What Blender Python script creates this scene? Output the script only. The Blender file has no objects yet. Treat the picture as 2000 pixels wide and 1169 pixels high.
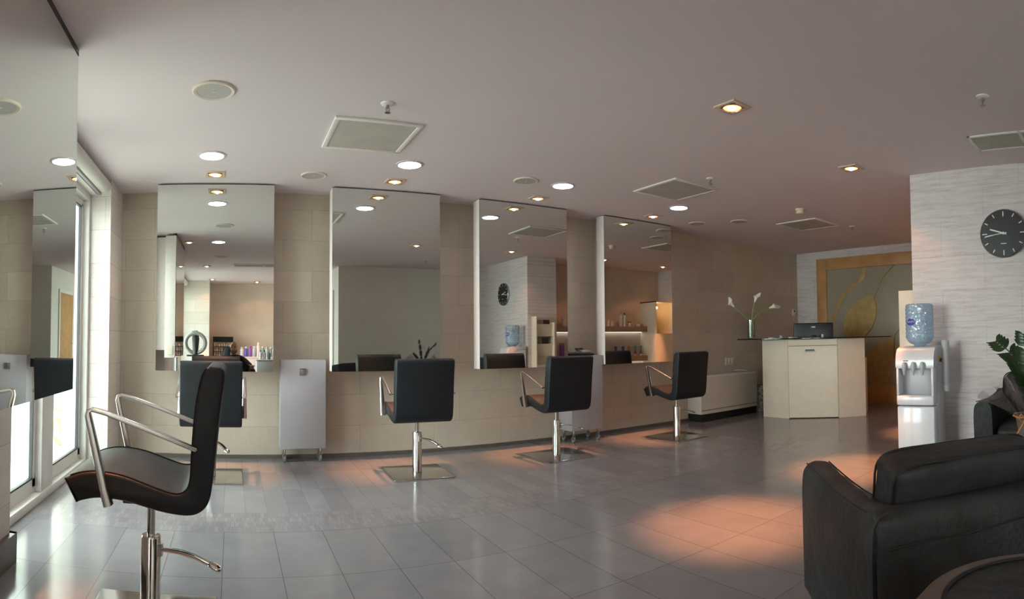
import bpy, bmesh, math, random
from mathutils import Vector, Matrix

random.seed(7)
SC = bpy.context.scene
COL = SC.collection
PI = math.pi

# ------------------------------------------------------------------ camera (a phone panorama: cylindrical lens)
EYE = 1.151                     # camera height above the floor
FPX, CYPX = 1117.53, 627.96     # cylinder radius and horizon row of the 2000x1169 panorama
cam_d = bpy.data.cameras.new('camera')
cam_d.type = 'PANO'
cam_d.panorama_type = 'CENTRAL_CYLINDRICAL'
cam_d.central_cylindrical_radius = 1.0
cam_d.central_cylindrical_range_u_min = -1000.0 / FPX
cam_d.central_cylindrical_range_u_max = 1000.0 / FPX
cam_d.central_cylindrical_range_v_min = (CYPX - 1169.0) / FPX
cam_d.central_cylindrical_range_v_max = CYPX / FPX
cam_d.clip_start = 0.02
cam = bpy.data.objects.new('camera', cam_d)
COL.objects.link(cam)
_r, _u, _f = Vector((0.8832, -0.4690, -0.0066)), Vector((-0.009, -0.031, 0.9995)), Vector((0.4689, 0.8827, 0.0315))
_m = Matrix((( _r.x, _u.x, -_f.x, 0), (_r.y, _u.y, -_f.y, 0), (_r.z, _u.z, -_f.z, EYE), (0, 0, 0, 1)))
cam.matrix_world = _m
SC.camera = cam

# ------------------------------------------------------------------ daylight and exposure
SKY_STRENGTH = 20.0
world = bpy.data.worlds.new('overcast_sky')
world.use_nodes = True
world.node_tree.nodes['Background'].inputs[0].default_value = (0.93, 0.99, 1.0, 1)
world.node_tree.nodes['Background'].inputs[1].default_value = SKY_STRENGTH
SC.world = world
SC.view_settings.view_transform = 'Standard'
SC.view_settings.look = 'None'
SC.view_settings.gamma = 1.0
SC.view_settings.use_curve_mapping = False
SC.view_settings.exposure = 0.2
SC.cycles.use_denoising = True
SC.cycles.sample_clamp_indirect = 4.0
SC.cycles.max_bounces = 14
SC.cycles.diffuse_bounces = 6
SC.cycles.glossy_bounces = 8
SC.cycles.transparent_max_bounces = 16
LED_EMIT = 52.0                 # white round downlights
HALOGEN_EMIT = 30.0             # glow of a halogen bulb
HALOGEN_W = 480.0               # narrow beam of a halogen lamp
SPILL_W = 9.0                  # its wide spill
HALOGEN_RGB = (1.0, 0.36, 0.14)


def portal(name, loc, sx, sy):
    l = bpy.data.lights.new(name, 'AREA')
    l.shape = 'RECTANGLE'; l.size = sx; l.size_y = sy
    l.cycles.is_portal = True
    o = bpy.data.objects.new(name, l)
    o.location = loc
    o.rotation_euler = (0, -PI / 2, 0)      # shines into the room (+X)
    COL.objects.link(o)


portal('daylight_portal', (-1.45, 3.92, 1.24), 2.4, 2.3)
portal('daylight_portal', (-1.45, -2.45, 1.24), 2.4, 2.25)

# ------------------------------------------------------------------ materials


def lin(r, g=None, b=None):
    if g is None:
        r, g, b = r
    f = lambda c: (c / 255.0 / 12.92) if c / 255.0 <= 0.04045 else ((c / 255.0 + 0.055) / 1.055) ** 2.4
    return (f(r), f(g), f(b), 1.0)


def mat(name, rgb, rough=0.5, metal=0.0, noise=0.0, nscale=20.0, bump=0.0, bscale=60.0, coat=0.0, spec=None):
    m = bpy.data.materials.new(name)
    m.use_nodes = True
    nt = m.node_tree
    b = nt.nodes['Principled BSDF']
    b.inputs['Base Color'].default_value = lin(rgb)
    b.inputs['Roughness'].default_value = rough
    b.inputs['Metallic'].default_value = metal
    b.inputs['Coat Weight'].default_value = coat
    if spec is not None:
        b.inputs['Specular IOR Level'].default_value = spec
    tc = None
    if noise or bump:
        tc = nt.nodes.new('ShaderNodeTexCoord')
    if noise:
        n = nt.nodes.new('ShaderNodeTexNoise'); n.inputs['Scale'].default_value = nscale; n.inputs['Detail'].default_value = 5
        r = nt.nodes.new('ShaderNodeValToRGB')
        c = lin(rgb)
        r.color_ramp.elements[0].position = 0.3; r.color_ramp.elements[1].position = 0.7
        r.color_ramp.elements[0].color = tuple(x * (1 - noise) for x in c[:3]) + (1,)
        r.color_ramp.elements[1].color = tuple(min(1, x * (1 + noise)) for x in c[:3]) + (1,)
        nt.links.new(tc.outputs['Object'], n.inputs['Vector'])
        nt.links.new(n.outputs['Fac'], r.inputs['Fac'])
        nt.links.new(r.outputs['Color'], b.inputs['Base Color'])
    if bump:
        n2 = nt.nodes.new('ShaderNodeTexNoise'); n2.inputs['Scale'].default_value = bscale; n2.inputs['Detail'].default_value = 4
        bp = nt.nodes.new('ShaderNodeBump'); bp.inputs['Strength'].default_value = bump; bp.inputs['Distance'].default_value = 0.01
        nt.links.new(tc.outputs['Object'], n2.inputs['Vector'])
        nt.links.new(n2.outputs['Fac'], bp.inputs['Height'])
        nt.links.new(bp.outputs['Normal'], b.inputs['Normal'])
    return m


def glass_mat(name, tint=(0.95, 1.0, 0.98), gloss=0.12, rough=0.0, fres=0.5):
    m = bpy.data.materials.new(name); m.use_nodes = True
    nt = m.node_tree; nt.nodes.clear()
    out = nt.nodes.new('ShaderNodeOutputMaterial')
    t = nt.nodes.new('ShaderNodeBsdfTransparent'); t.inputs[0].default_value = (*tint, 1)
    g = nt.nodes.new('ShaderNodeBsdfGlossy'); g.inputs['Roughness'].default_value = rough
    lw = nt.nodes.new('ShaderNodeLayerWeight'); lw.inputs['Blend'].default_value = 0.35
    mu = nt.nodes.new('ShaderNodeMath'); mu.operation = 'MULTIPLY_ADD'
    mu.inputs[1].default_value = fres; mu.inputs[2].default_value = gloss * 0.5
    mx = nt.nodes.new('ShaderNodeMixShader')
    nt.links.new(lw.outputs['Fresnel'], mu.inputs[0])
    nt.links.new(mu.outputs[0], mx.inputs[0])
    nt.links.new(t.outputs[0], mx.inputs[1]); nt.links.new(g.outputs[0], mx.inputs[2])
    nt.links.new(mx.outputs[0], out.inputs['Surface'])
    return m


def emit_mat(name, rgb, strength):
    m = bpy.data.materials.new(name); m.use_nodes = True
    b = m.node_tree.nodes['Principled BSDF']
    b.inputs['Base Color'].default_value = (*rgb, 1)
    b.inputs['Emission Color'].default_value = (*rgb, 1)
    b.inputs['Emission Strength'].default_value = strength
    return m


class NT:
    """small wrapper for node graphs"""
    def __init__(self, name):
        self.m = bpy.data.materials.new(name); self.m.use_nodes = True
        self.t = self.m.node_tree; self.b = self.t.nodes['Principled BSDF']

    def n(self, kind, **kw):
        x = self.t.nodes.new(kind)
        for k, v in kw.items():
            setattr(x, k, v)
        return x

    def l(self, a, b):
        self.t.links.new(a, b)

    def math(self, op, a, b=None):
        x = self.n('ShaderNodeMath', operation=op)
        for i, v in enumerate((a, b)):
            if v is None: continue
            if isinstance(v, (int, float)): x.inputs[i].default_value = v
            else: self.l(v, x.inputs[i])
        return x.outputs[0]

    def mix(self, f, a, b, blend='MIX'):
        x = self.n('ShaderNodeMix', data_type='RGBA', blend_type=blend)
        if isinstance(f, (int, float)): x.inputs[0].default_value = f
        else: self.l(f, x.inputs[0])
        for i, v in ((6, a), (7, b)):
            if isinstance(v, tuple): x.inputs[i].default_value = v
            else: self.l(v, x.inputs[i])
        return x.outputs[2]

    def brick(self, vec, w, h, c1, c2, mortar, msize, off=0.5, freq=2, loc=(0, 0, 0), smooth=0.1):
        mp = self.n('ShaderNodeMapping'); mp.inputs['Location'].default_value = loc
        self.l(vec, mp.inputs['Vector'])
        x = self.n('ShaderNodeTexBrick', offset=off, offset_frequency=freq)
        x.inputs['Scale'].default_value = 1.0
        x.inputs['Brick Width'].default_value = w; x.inputs['Row Height'].default_value = h
        x.inputs['Mortar Size'].default_value = msize; x.inputs['Mortar Smooth'].default_value = smooth
        x.inputs['Color1'].default_value = c1; x.inputs['Color2'].default_value = c2; x.inputs['Mortar'].default_value = mortar
        self.l(mp.outputs['Vector'], x.inputs['Vector'])
        return x

    def noise(self, vec, scale, detail=5, rough=0.55, sc=(1, 1, 1)):
        mp = self.n('ShaderNodeMapping'); mp.inputs['Scale'].default_value = sc
        self.l(vec, mp.inputs['Vector'])
        x = self.n('ShaderNodeTexNoise'); x.inputs['Scale'].default_value = scale
        x.inputs['Detail'].default_value = detail; x.inputs['Roughness'].default_value = rough
        self.l(mp.outputs['Vector'], x.inputs['Vector'])
        return x.outputs['Fac']

    def ramp(self, f, a, b, p0=0.3, p1=0.7):
        r = self.n('ShaderNodeValToRGB')
        r.color_ramp.elements[0].position = p0; r.color_ramp.elements[1].position = p1
        r.color_ramp.elements[0].color = a; r.color_ramp.elements[1].color = b
        self.l(f, r.inputs['Fac'])
        return r.outputs['Color']

    def bump(self, h, strength=0.3, dist=0.004, prev=None):
        b = self.n('ShaderNodeBump'); b.inputs['Strength'].default_value = strength; b.inputs['Distance'].default_value = dist
        self.l(h, b.inputs['Height'])
        if prev is not None: self.l(prev, b.inputs['Normal'])
        return b.outputs['Normal']


def g(v):
    return (v, v, v, 1)


def floor_material():
    k = NT('grey_floor_tiles')
    pos = k.n('ShaderNodeNewGeometry').outputs['Position']
    sp = k.n('ShaderNodeSeparateXYZ'); k.l(pos, sp.inputs[0])
    A1, A2, MT = lin(116, 115, 118), lin(124, 123, 126), lin(90, 89, 90)
    big = k.brick(pos, 0.295, 0.65, A1, A2, MT, 0.0022, off=0.0, loc=(0.04 + 2.95, -2.80 + 13, 0))
    plank = k.brick(pos, 0.147, 0.58, lin(115, 114, 118), lin(128, 127, 130), lin(96, 94, 95), 0.0012, off=0.0, loc=(0.05 + 2.94, -3.84 + 5.8, 0))
    mos = k.brick(pos, 0.028, 0.092, lin(116, 114, 117), lin(128, 125, 128), lin(103, 100, 102), 0.0010, off=0.5, loc=(3, -3.465 + 3.68, 0))
    mA = k.math('GREATER_THAN', sp.outputs['Y'], 3.462)
    mC = k.math('GREATER_THAN', sp.outputs['Y'], 3.84)
    c = k.mix(mA, big.outputs['Color'], mos.outputs['Color'])
    c = k.mix(mC, c, plank.outputs['Color'])
    h = k.mix(mA, big.outputs['Fac'], mos.outputs['Fac'])
    h = k.mix(mC, h, plank.outputs['Fac'])
    n1 = k.noise(pos, 5.0, 6, 0.6)
    c = k.mix(0.35, c, k.ramp(n1, g(0.42), g(0.62)), 'OVERLAY')
    n2 = k.noise(pos, 2.3, 4)
    k.l(c, k.b.inputs['Base Color'])
    rr = k.n('ShaderNodeMapRange'); k.l(n2, rr.inputs[0])
    rr.inputs[3].default_value = 0.10; rr.inputs[4].default_value = 0.20
    k.l(rr.outputs[0], k.b.inputs['Roughness'])
    inv = k.math('SUBTRACT', 1.0, h)
    nb = k.bump(inv, 0.25, 0.002)
    k.l(nb, k.b.inputs['Normal'])
    k.b.inputs['Specular IOR Level'].default_value = 0.6
    return k.m


def stone_material(name, axis, c1, c2, mortar, w=0.78, h=0.305, off=0.37, loc=(0, 0, 0), msize=0.0018, vary=0.25, streak=0.0):
    """large stone slabs on a vertical wall; axis 'X' for walls along X, 'Y' for walls along Y"""
    k = NT(name)
    pos = k.n('ShaderNodeNewGeometry').outputs['Position']
    sp = k.n('ShaderNodeSeparateXYZ'); k.l(pos, sp.inputs[0])
    cb = k.n('ShaderNodeCombineXYZ')
    if axis == 'XY':
        k.l(k.math('ADD', sp.outputs['X'], sp.outputs['Y']), cb.inputs[0])
    else:
        k.l(sp.outputs[axis], cb.inputs[0])
    k.l(sp.outputs['Z'], cb.inputs[1])
    v = cb.outputs[0]
    br = k.brick(v, w, h, c1, c2, mortar, msize, off=off, loc=(loc[0] + 7.8, loc[1] + 10 * h, 0))
    n1 = k.noise(v, 3.5, 7, 0.65)
    c = k.mix(vary, br.outputs['Color'], k.ramp(n1, g(0.30), g(0.66)), 'OVERLAY')
    n3 = k.noise(v, 45, 3, 0.7)
    c = k.mix(0.12, c, k.ramp(n3, g(0.3), g(0.7)), 'OVERLAY')
    inv = k.math('SUBTRACT', 1.0, br.outputs['Fac'])
    nb = k.bump(inv, 0.4, 0.003)
    if streak:
        st = k.noise(v, 1.0, 8, 0.72, sc=(3.0, 34.0, 1))
        c = k.mix(streak, c, k.ramp(st, g(0.28), g(0.60), 0.34, 0.56), 'OVERLAY')
        nb = k.bump(st, 0.35, 0.006, nb)
    nb = k.bump(n3, 0.12, 0.002, nb)
    k.l(c, k.b.inputs['Base Color'])
    k.b.inputs['Roughness'].default_value = 0.62
    k.l(nb, k.b.inputs['Normal'])
    return k.m


M = {}
M['floor'] = floor_material()
M['limestone'] = stone_material('beige_limestone', 'X', lin(184, 172, 156), lin(194, 182, 166), lin(150, 138, 122), msize=0.0014, vary=0.20)
M['white_stone_y'] = stone_material('white_split_stone', 'Y', lin(207, 199, 199), lin(212, 204, 204), lin(186, 176, 175), w=0.72, off=0.45, vary=0.14, streak=0.62, loc=(0.3, 0, 0))
M['white_stone_x'] = stone_material('white_split_stone_short', 'X', lin(207, 199, 199), lin(212, 204, 204), lin(186, 176, 175), w=0.72, off=0.45, vary=0.14, streak=0.62)
M['pale_stone'] = stone_material('pale_stone_pillar', 'XY', lin(205, 198, 190), lin(219, 213, 205), lin(170, 160, 152), w=0.9, vary=0.15, streak=0.15)
M['peach_wall'] = mat('warm_plaster', (204, 190, 176), 0.8, noise=0.08, nscale=2.5, bump=0.05)
M['grey_wall'] = stone_material('grey_plaster', 'XY', lin(218, 213, 207), lin(222, 217, 211), lin(204, 198, 192), vary=0.15, streak=0.12)
M['ceiling'] = mat('ceiling_paint', (220, 209, 214), 0.85, noise=0.015, nscale=1.5)
M['white_paint'] = mat('white_paint', (226, 223, 219), 0.6, noise=0.02, nscale=4)
M['white_frame'] = mat('white_aluminium', (226, 226, 220), 0.35, noise=0.02, nscale=8)
M['gasket'] = mat('black_gasket', (28, 30, 32), 0.5)
M['skirting'] = mat('grey_skirting', (92, 84, 78), 0.35, noise=0.12, nscale=9)
M['mirror'] = mat('mirror_silver', (226, 230, 226), 0.0, 1.0)
M['mirror_side'] = mat('white_mirror_box', (226, 217, 214), 0.55, noise=0.05, nscale=30)
M['dark_edge'] = mat('dark_edge', (50, 46, 44), 0.5)
M['plate_chrome'] = mat('plate_chrome', (206, 204, 202), 0.14, 1.0)
M['leather'] = mat('black_leatherette', (24, 28, 33), 0.5, noise=0.12, nscale=14, bump=0.10, bscale=220, spec=0.35)
M['aged'] = mat('aged_black_leather', (33, 35, 37), 0.55, noise=0.6, nscale=6, bump=0.5, bscale=26, spec=0.35)
M['brown_leather'] = mat('brown_grey_leather', (84, 73, 67), 0.5, noise=0.12, nscale=12, bump=0.12, bscale=90)
M['chrome'] = mat('chrome', (214, 212, 208), 0.10, 1.0)
M['satin'] = mat('brushed_steel', (176, 174, 172), 0.28, 1.0, noise=0.05, nscale=40)
M['aluminium'] = mat('polished_aluminium', (216, 215, 214), 0.20, 1.0)
M['trolley'] = mat('grey_laminate', (163, 160, 164), 0.5, noise=0.02, nscale=5)
M['black_plastic'] = mat('black_plastic', (22, 23, 25), 0.38, noise=0.1, nscale=40)
M['rubber'] = mat('grey_rubber', (120, 120, 122), 0.6)
M['black_matte'] = mat('black_matte', (14, 14, 15), 0.7, noise=0.2, nscale=20)
M['cream'] = mat('cream_laminate', (229, 217, 198), 0.33, noise=0.03, nscale=12, bump=0.02, bscale=160)
M['cream_dark'] = mat('cream_slot', (150, 138, 112), 0.6)
M['taupe_shelf'] = mat('taupe_shelf', (150, 132, 116), 0.6, noise=0.06, nscale=30)
M['white_plastic'] = mat('white_plastic', (208, 206, 211), 0.28, noise=0.015, nscale=10, coat=0.3)
M['grey_plastic'] = mat('grey_plastic', (176, 175, 180), 0.35)
M['fan_white'] = mat('fan_coil_enamel', (198, 190, 178), 0.45, noise=0.02, nscale=6)
M['counter_glass'] = mat('dark_green_glass', (26, 34, 30), 0.04, coat=0.5)
M['oak'] = mat('orange_oak', (178, 134, 88), 0.42, noise=0.14, nscale=6)
M['etched'] = mat('frosted_sage_glass', (152, 144, 126), 0.25, noise=0.05, nscale=2.5)
M['gold'] = mat('gold_leaf', (170, 142, 90), 0.4, 0.15, noise=0.16, nscale=9)
M['gold_line'] = mat('dull_gold_line', (120, 96, 50), 0.4, 0.4, noise=0.1, nscale=14)
M['window_glass'] = glass_mat('window_glass', (0.95, 1.0, 0.975), 0.10)
M['vase_glass'] = glass_mat('vase_glass', (0.90, 0.96, 0.92), 0.25)
M['water'] = glass_mat('blue_water_bottle', (0.80, 0.89, 0.96), 0.35, 0.12)
_nt = M['water'].node_tree
_pb = _nt.nodes.new('ShaderNodeBsdfPrincipled'); _pb.inputs['Base Color'].default_value = lin(182, 206, 230); _pb.inputs['Roughness'].default_value = 0.15
_vo = _nt.nodes.new('ShaderNodeTexVoronoi'); _vo.inputs['Scale'].default_value = 42
_tc = _nt.nodes.new('ShaderNodeTexCoord'); _nt.links.new(_tc.outputs['Object'], _vo.inputs['Vector'])
_bp = _nt.nodes.new('ShaderNodeBump'); _bp.inputs['Strength'].default_value = 0.8; _bp.inputs['Distance'].default_value = 0.01
_nt.links.new(_vo.outputs['Distance'], _bp.inputs['Height'])
for _n in _nt.nodes:
    if 'Normal' in _n.inputs and _n.type in ('BSDF_GLOSSY', 'BSDF_PRINCIPLED'): _nt.links.new(_bp.outputs['Normal'], _n.inputs['Normal'])
_mx = _nt.nodes.new('ShaderNodeMixShader'); _mx.inputs[0].default_value = 0.42
_old = _nt.nodes['Material Output'].inputs['Surface'].links[0].from_socket
_nt.links.new(_old, _mx.inputs[1]); _nt.links.new(_pb.outputs[0], _mx.inputs[2]); _nt.links.new(_mx.outputs[0], _nt.nodes['Material Output'].inputs['Surface'])
M['cellophane'] = glass_mat('cellophane', (0.98, 0.98, 0.98), 0.08, 0.06, 0.30)
M['led'] = emit_mat('led_disc', (0.93, 0.96, 1.0), LED_EMIT)
M['halogen'] = emit_mat('halogen_bulb', (1.0, 0.80, 0.55), HALOGEN_EMIT)
M['halogen_glow'] = emit_mat('lit_reflector', (1.0, 0.56, 0.26), 1.6)
M['halogen_frame'] = mat('pale_copper_frame', (206, 184, 168), 0.4)
M['strip_light'] = emit_mat('shelf_strip_light', (1.0, 0.93, 0.84), 3.0)
M['reflector'] = mat('copper_reflector', (216, 178, 146), 0.25, 0.9)
M['speaker_rim'] = mat('speaker_rim', (214, 203, 190), 0.5)
M['speaker_mesh'] = mat('speaker_mesh', (172, 168, 166), 0.7, noise=0.08, nscale=120)
M['vent_mesh'] = mat('perforated_grey_metal', (178, 172, 166), 0.6, noise=0.08, nscale=5)
M['ivory'] = mat('ivory_plastic', (222, 210, 186), 0.5)
M['white_flower'] = mat('calla_white', (238, 234, 222), 0.5, noise=0.03, nscale=30)
M['stem_green'] = mat('stem_green', (134, 152, 84), 0.5, noise=0.12, nscale=30)
M['leaf'] = mat('glossy_dark_leaf', (36, 60, 32), 0.30, noise=0.25, nscale=20)
M['blue_label'] = mat('blue_label', (48, 50, 150), 0.4)
M['yellow'] = mat('yellow_sticker', (226, 196, 44), 0.5)
M['clock_black'] = mat('clock_black', (20, 20, 22), 0.4)
M['clock_white'] = mat('clock_white', (236, 234, 230), 0.5)
M['skin'] = mat('skin', (196, 146, 122), 0.5, noise=0.06, nscale=18)
M['hair'] = mat('dark_hair', (52, 38, 30), 0.7, noise=0.35, nscale=70, bump=0.6, bscale=140)
M['beard'] = mat('grey_beard', (128, 108, 94), 0.7, noise=0.25, nscale=80)
M['black_cloth'] = mat('black_cloth', (26, 27, 30), 0.8, noise=0.15, nscale=20, bump=0.1)
M['eye'] = mat('eye_dark', (40, 30, 26), 0.2)
M['lip'] = mat('lip', (150, 94, 84), 0.5)
M['outside_stone'] = mat('outside_paving', (222, 220, 206), 0.8, noise=0.06, nscale=3)
M['outside_wall'] = mat('outside_render', (228, 230, 216), 0.8, noise=0.04, nscale=2)
M['hedge'] = mat('hedge_green', (150, 176, 104), 0.7, noise=0.3, nscale=25)
M['speckle'] = mat('speckled_black_white', (120, 112, 104), 0.6, noise=0.95, nscale=26)
M['twine'] = mat('orange_twine', (190, 124, 70), 0.7)
M['pot'] = mat('grey_pot', (96, 92, 88), 0.5, noise=0.08)
M['paper_pink'] = mat('pink_print', (214, 172, 158), 0.6, noise=0.22, nscale=6)
M['paper_dark'] = mat('dark_print', (70, 58, 52), 0.5, noise=0.5, nscale=22)
M['paper_grey'] = mat('grey_print', (150, 140, 126), 0.5, noise=0.4, nscale=25)
M['purple'] = mat('purple_plastic', (112, 72, 156), 0.35, noise=0.05)
M['blue'] = mat('blue_plastic', (66, 74, 160), 0.35, noise=0.05)
M['light_blue'] = mat('pale_blue_plastic', (150, 172, 186), 0.35, noise=0.05)
M['orange'] = mat('copper_tube', (164, 92, 58), 0.35, noise=0.05)
M['teal'] = mat('teal_tube', (90, 132, 140), 0.35, noise=0.05)
M['red'] = mat('crimson_tube', (150, 44, 60), 0.35, noise=0.05)
M['silver_grey'] = mat('silver_grey_plastic', (138, 136, 136), 0.35, 0.3, noise=0.1, nscale=9)
M['blind'] = mat('blind_cassette', (216, 214, 208), 0.55, noise=0.03, nscale=6)

# ------------------------------------------------------------------ mesh builder


class MB:
    def __init__(self):
        self.bm = bmesh.new()

    def _bevel(self, verts, r, seg):
        es = list({e for v in verts for e in v.link_edges})
        bmesh.ops.bevel(self.bm, geom=es, offset=r, segments=seg, profile=0.5, affect='EDGES')

    def box(self, lo, hi, bevel=0.0, seg=2, rot=None, pivot=None):
        lo, hi = Vector(lo), Vector(hi)
        c, s = (lo + hi) / 2, hi - lo
        mtx = Matrix.Translation(c) @ Matrix.Diagonal((*s, 1))
        if rot is not None:
            p = Vector(pivot) if pivot is not None else c
            mtx = Matrix.Translation(p) @ rot.to_4x4() @ Matrix.Translation(-p) @ mtx
        v = bmesh.ops.create_cube(self.bm, size=1.0, matrix=mtx)['verts']
        if bevel > 0:
            self._bevel(v, min(bevel, min(abs(x) for x in s) * 0.49), seg)
        return self

    def tube(self, pts, rad, seg=12, flat=None, up=None, caps=True):
        """swept tube; rad a number or a list; flat=(w,h) sweeps a rounded rectangle instead (up fixes its height axis)"""
        pts = [Vector(p) for p in pts]
        n = len(pts)
        R = rad if isinstance(rad, (list, tuple)) else [rad] * n
        rings = []
        prev = None
        for i, p in enumerate(pts):
            d = (pts[min(i + 1, n - 1)] - pts[max(i - 1, 0)]).normalized()
            if up is not None:
                a = d.cross(Vector(up)).normalized()
            elif prev is None:
                a = d.cross(Vector((0, 0, 1)) if abs(d.z) < 0.9 else Vector((1, 0, 0))).normalized()
            else:
                a = (prev - d * prev.dot(d)).normalized()
            prev = a
            b = a.cross(d).normalized()
            ring = []
            if flat:
                w, h = flat[0] / 2 * R[i], flat[1] / 2 * R[i]
                for k in range(seg):
                    t = 2 * PI * k / seg
                    ct, st = math.cos(t), math.sin(t)
                    e = 0.5
                    x = math.copysign(abs(ct) ** e, ct) * w; y = math.copysign(abs(st) ** e, st) * h
                    ring.append(self.bm.verts.new(p + a * x + b * y))
            else:
                for k in range(seg):
                    t = 2 * PI * k / seg
                    ring.append(self.bm.verts.new(p + (a * math.cos(t) + b * math.sin(t)) * R[i]))
            rings.append(ring)
        for i in range(n - 1):
            for k in range(seg):
                self.bm.faces.new((rings[i][k], rings[i][(k + 1) % seg], rings[i + 1][(k + 1) % seg], rings[i + 1][k]))
        if caps:
            self.bm.faces.new(rings[0][::-1]); self.bm.faces.new(rings[-1])
        return self

    def cyl(self, p0, p1, r, seg=24):
        return self.tube([p0, p1], r, seg)

    def lathe(self, prof, c=(0, 0, 0), seg=32, mtx=None):
        c = Vector(c)
        rings = []
        for r, z in prof:
            ring = []
            if r < 1e-6:
                p = Vector((0, 0, z))
                ring = [self.bm.verts.new((mtx @ p if mtx else p) + c)]
            else:
                for k in range(seg):
                    t = 2 * PI * k / seg
                    p = Vector((r * math.cos(t), r * math.sin(t), z))
                    ring.append(self.bm.verts.new((mtx @ p if mtx else p) + c))
            rings.append(ring)
        for a, b in zip(rings, rings[1:]):
            for k in range(seg):
                k2 = (k + 1) % seg
                if len(a) == 1 and len(b) == 1: continue
                if len(a) == 1: self.bm.faces.new((a[0], b[k2], b[k]))
                elif len(b) == 1: self.bm.faces.new((a[k], a[k2], b[0]))
                else: self.bm.faces.new((a[k], a[k2], b[k2], b[k]))
        return self

    def prism(self, poly, lo, hi, f, bevel=0.0):
        """extrude a 2-D outline between lo and hi; f(u, v, w) -> xyz"""
        a = [self.bm.verts.new(f(u, v, lo)) for u, v in poly]
        b = [self.bm.verts.new(f(u, v, hi)) for u, v in poly]
        self.bm.faces.new(a[::-1]); self.bm.faces.new(b)
        n = len(poly)
        for i in range(n):
            self.bm.faces.new((a[i], a[(i + 1) % n], b[(i + 1) % n], b[i]))
        if bevel > 0:
            es = [e for e in {e for v in a + b for e in v.link_edges}
                  if (e.verts[0] in a and e.verts[1] in a) or (e.verts[0] in b and e.verts[1] in b)]
            bmesh.ops.bevel(self.bm, geom=es, offset=bevel, segments=3, profile=0.5, affect='EDGES')
        return self

    def puff(self, c, size, e=0.35, nu=28, nv=18, rot=None, wob=0.0, seed=0):
        """a cushion: superellipsoid with soft corners"""
        rnd = random.Random(seed)
        ph = [rnd.uniform(0, 6.28) for _ in range(6)]
        c = Vector(c)
        sg = lambda x, p: math.copysign(abs(x) ** p, x)
        rows = []
        for j in range(nv + 1):
            t = -PI / 2 + PI * j / nv
            row = []
            for i in range(nu if 0 < j < nv else 1):
                u = 2 * PI * i / nu
                x, y, z = sg(math.cos(t), e) * sg(math.cos(u), e), sg(math.cos(t), e) * sg(math.sin(u), e), sg(math.sin(t), e)
                w = 1 + wob * (math.sin(7 * x + ph[0]) * math.sin(6 * y + ph[1]) + math.sin(9 * z + ph[2] + 5 * x))
                p = Vector((x * size[0] / 2 * w, y * size[1] / 2 * w, z * size[2] / 2 * w))
                if rot is not None: p = rot @ p
                row.append(self.bm.verts.new(c + p))
            rows.append(row)
        for j in range(nv):
            a, b = rows[j], rows[j + 1]
            for i in range(nu):
                i2 = (i + 1) % nu
                if len(a) == 1: self.bm.faces.new((a[0], b[i2], b[i]))
                elif len(b) == 1: self.bm.faces.new((a[i], a[i2], b[0]))
                else: self.bm.faces.new((a[i], a[i2], b[i2], b[i]))
        return self

    def slab(self, poly, half, rad, f, n=4):
        """an outline extruded to x = +-half with rounded rims of radius rad"""
        P = [Vector(p) for p in poly]
        N = len(P)
        area = sum(P[i].x * P[(i + 1) % N].y - P[(i + 1) % N].x * P[i].y for i in range(N))
        sgn = 1 if area > 0 else -1
        nr = []
        for i in range(N):
            d = (P[(i + 1) % N] - P[i - 1]).normalized()
            nr.append(Vector((-d.y, d.x)) * sgn)          # inward
        steps = [(rad * (1 - math.sin(PI / 2 * k / n)), half - rad + rad * math.sin(PI / 2 * (1 - k / n)) if False else half - rad * (1 - math.cos(PI / 2 * k / n))) for k in range(n + 1)]
        secs = [(ins, -x) for ins, x in steps] + [(ins, x) for ins, x in reversed(steps)]
        rings = [[self.bm.verts.new(f((P[i] + nr[i] * ins).x, (P[i] + nr[i] * ins).y, x)) for i in range(N)] for ins, x in secs]
        for a, b in zip(rings, rings[1:]):
            for i in range(N):
                self.bm.faces.new((a[i], a[(i + 1) % N], b[(i + 1) % N], b[i]))
        self.bm.faces.new(rings[0][::-1]); self.bm.faces.new(rings[-1])
        return self

    def build(self, name, m, parent=None, loc=None, smooth=40):
        bmesh.ops.recalc_face_normals(self.bm, faces=self.bm.faces)
        me = bpy.data.meshes.new(name)
        self.bm.to_mesh(me); self.bm.free()
        me.materials.append(M[m] if isinstance(m, str) else m)
        if smooth:
            me.shade_smooth()
            me.set_sharp_from_angle(angle=math.radians(smooth))
        o = bpy.data.objects.new(name, me)
        COL.objects.link(o)
        if parent is not None: o.parent = parent
        if loc is not None: o.location = loc
        return o


def thing(name, label, cat, loc=(0, 0, 0), rotz=0.0, group=None):
    o = bpy.data.objects.new(name, None)
    o.empty_display_size = 0.1
    COL.objects.link(o)
    o.location = loc; o.rotation_euler = (0, 0, rotz)
    o['label'] = label; o['category'] = cat
    if group: o['group'] = group
    return o


def tag(o, label, cat, group=None):
    o['label'] = label; o['category'] = cat
    if group: o['group'] = group
    return o


def struct(o):
    o['kind'] = 'structure'
    return o


def dup(root, label, loc, rotz=None):
    r = root.copy(); COL.objects.link(r)
    r.location = loc
    if rotz is not None: r.rotation_euler = (0, 0, rotz)
    r['label'] = label
    for ch in list(root.children):
        c = ch.copy(); COL.objects.link(c); c.parent = r
        for gch in list(ch.children):
            d = gch.copy(); COL.objects.link(d); d.parent = c
    return r


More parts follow.
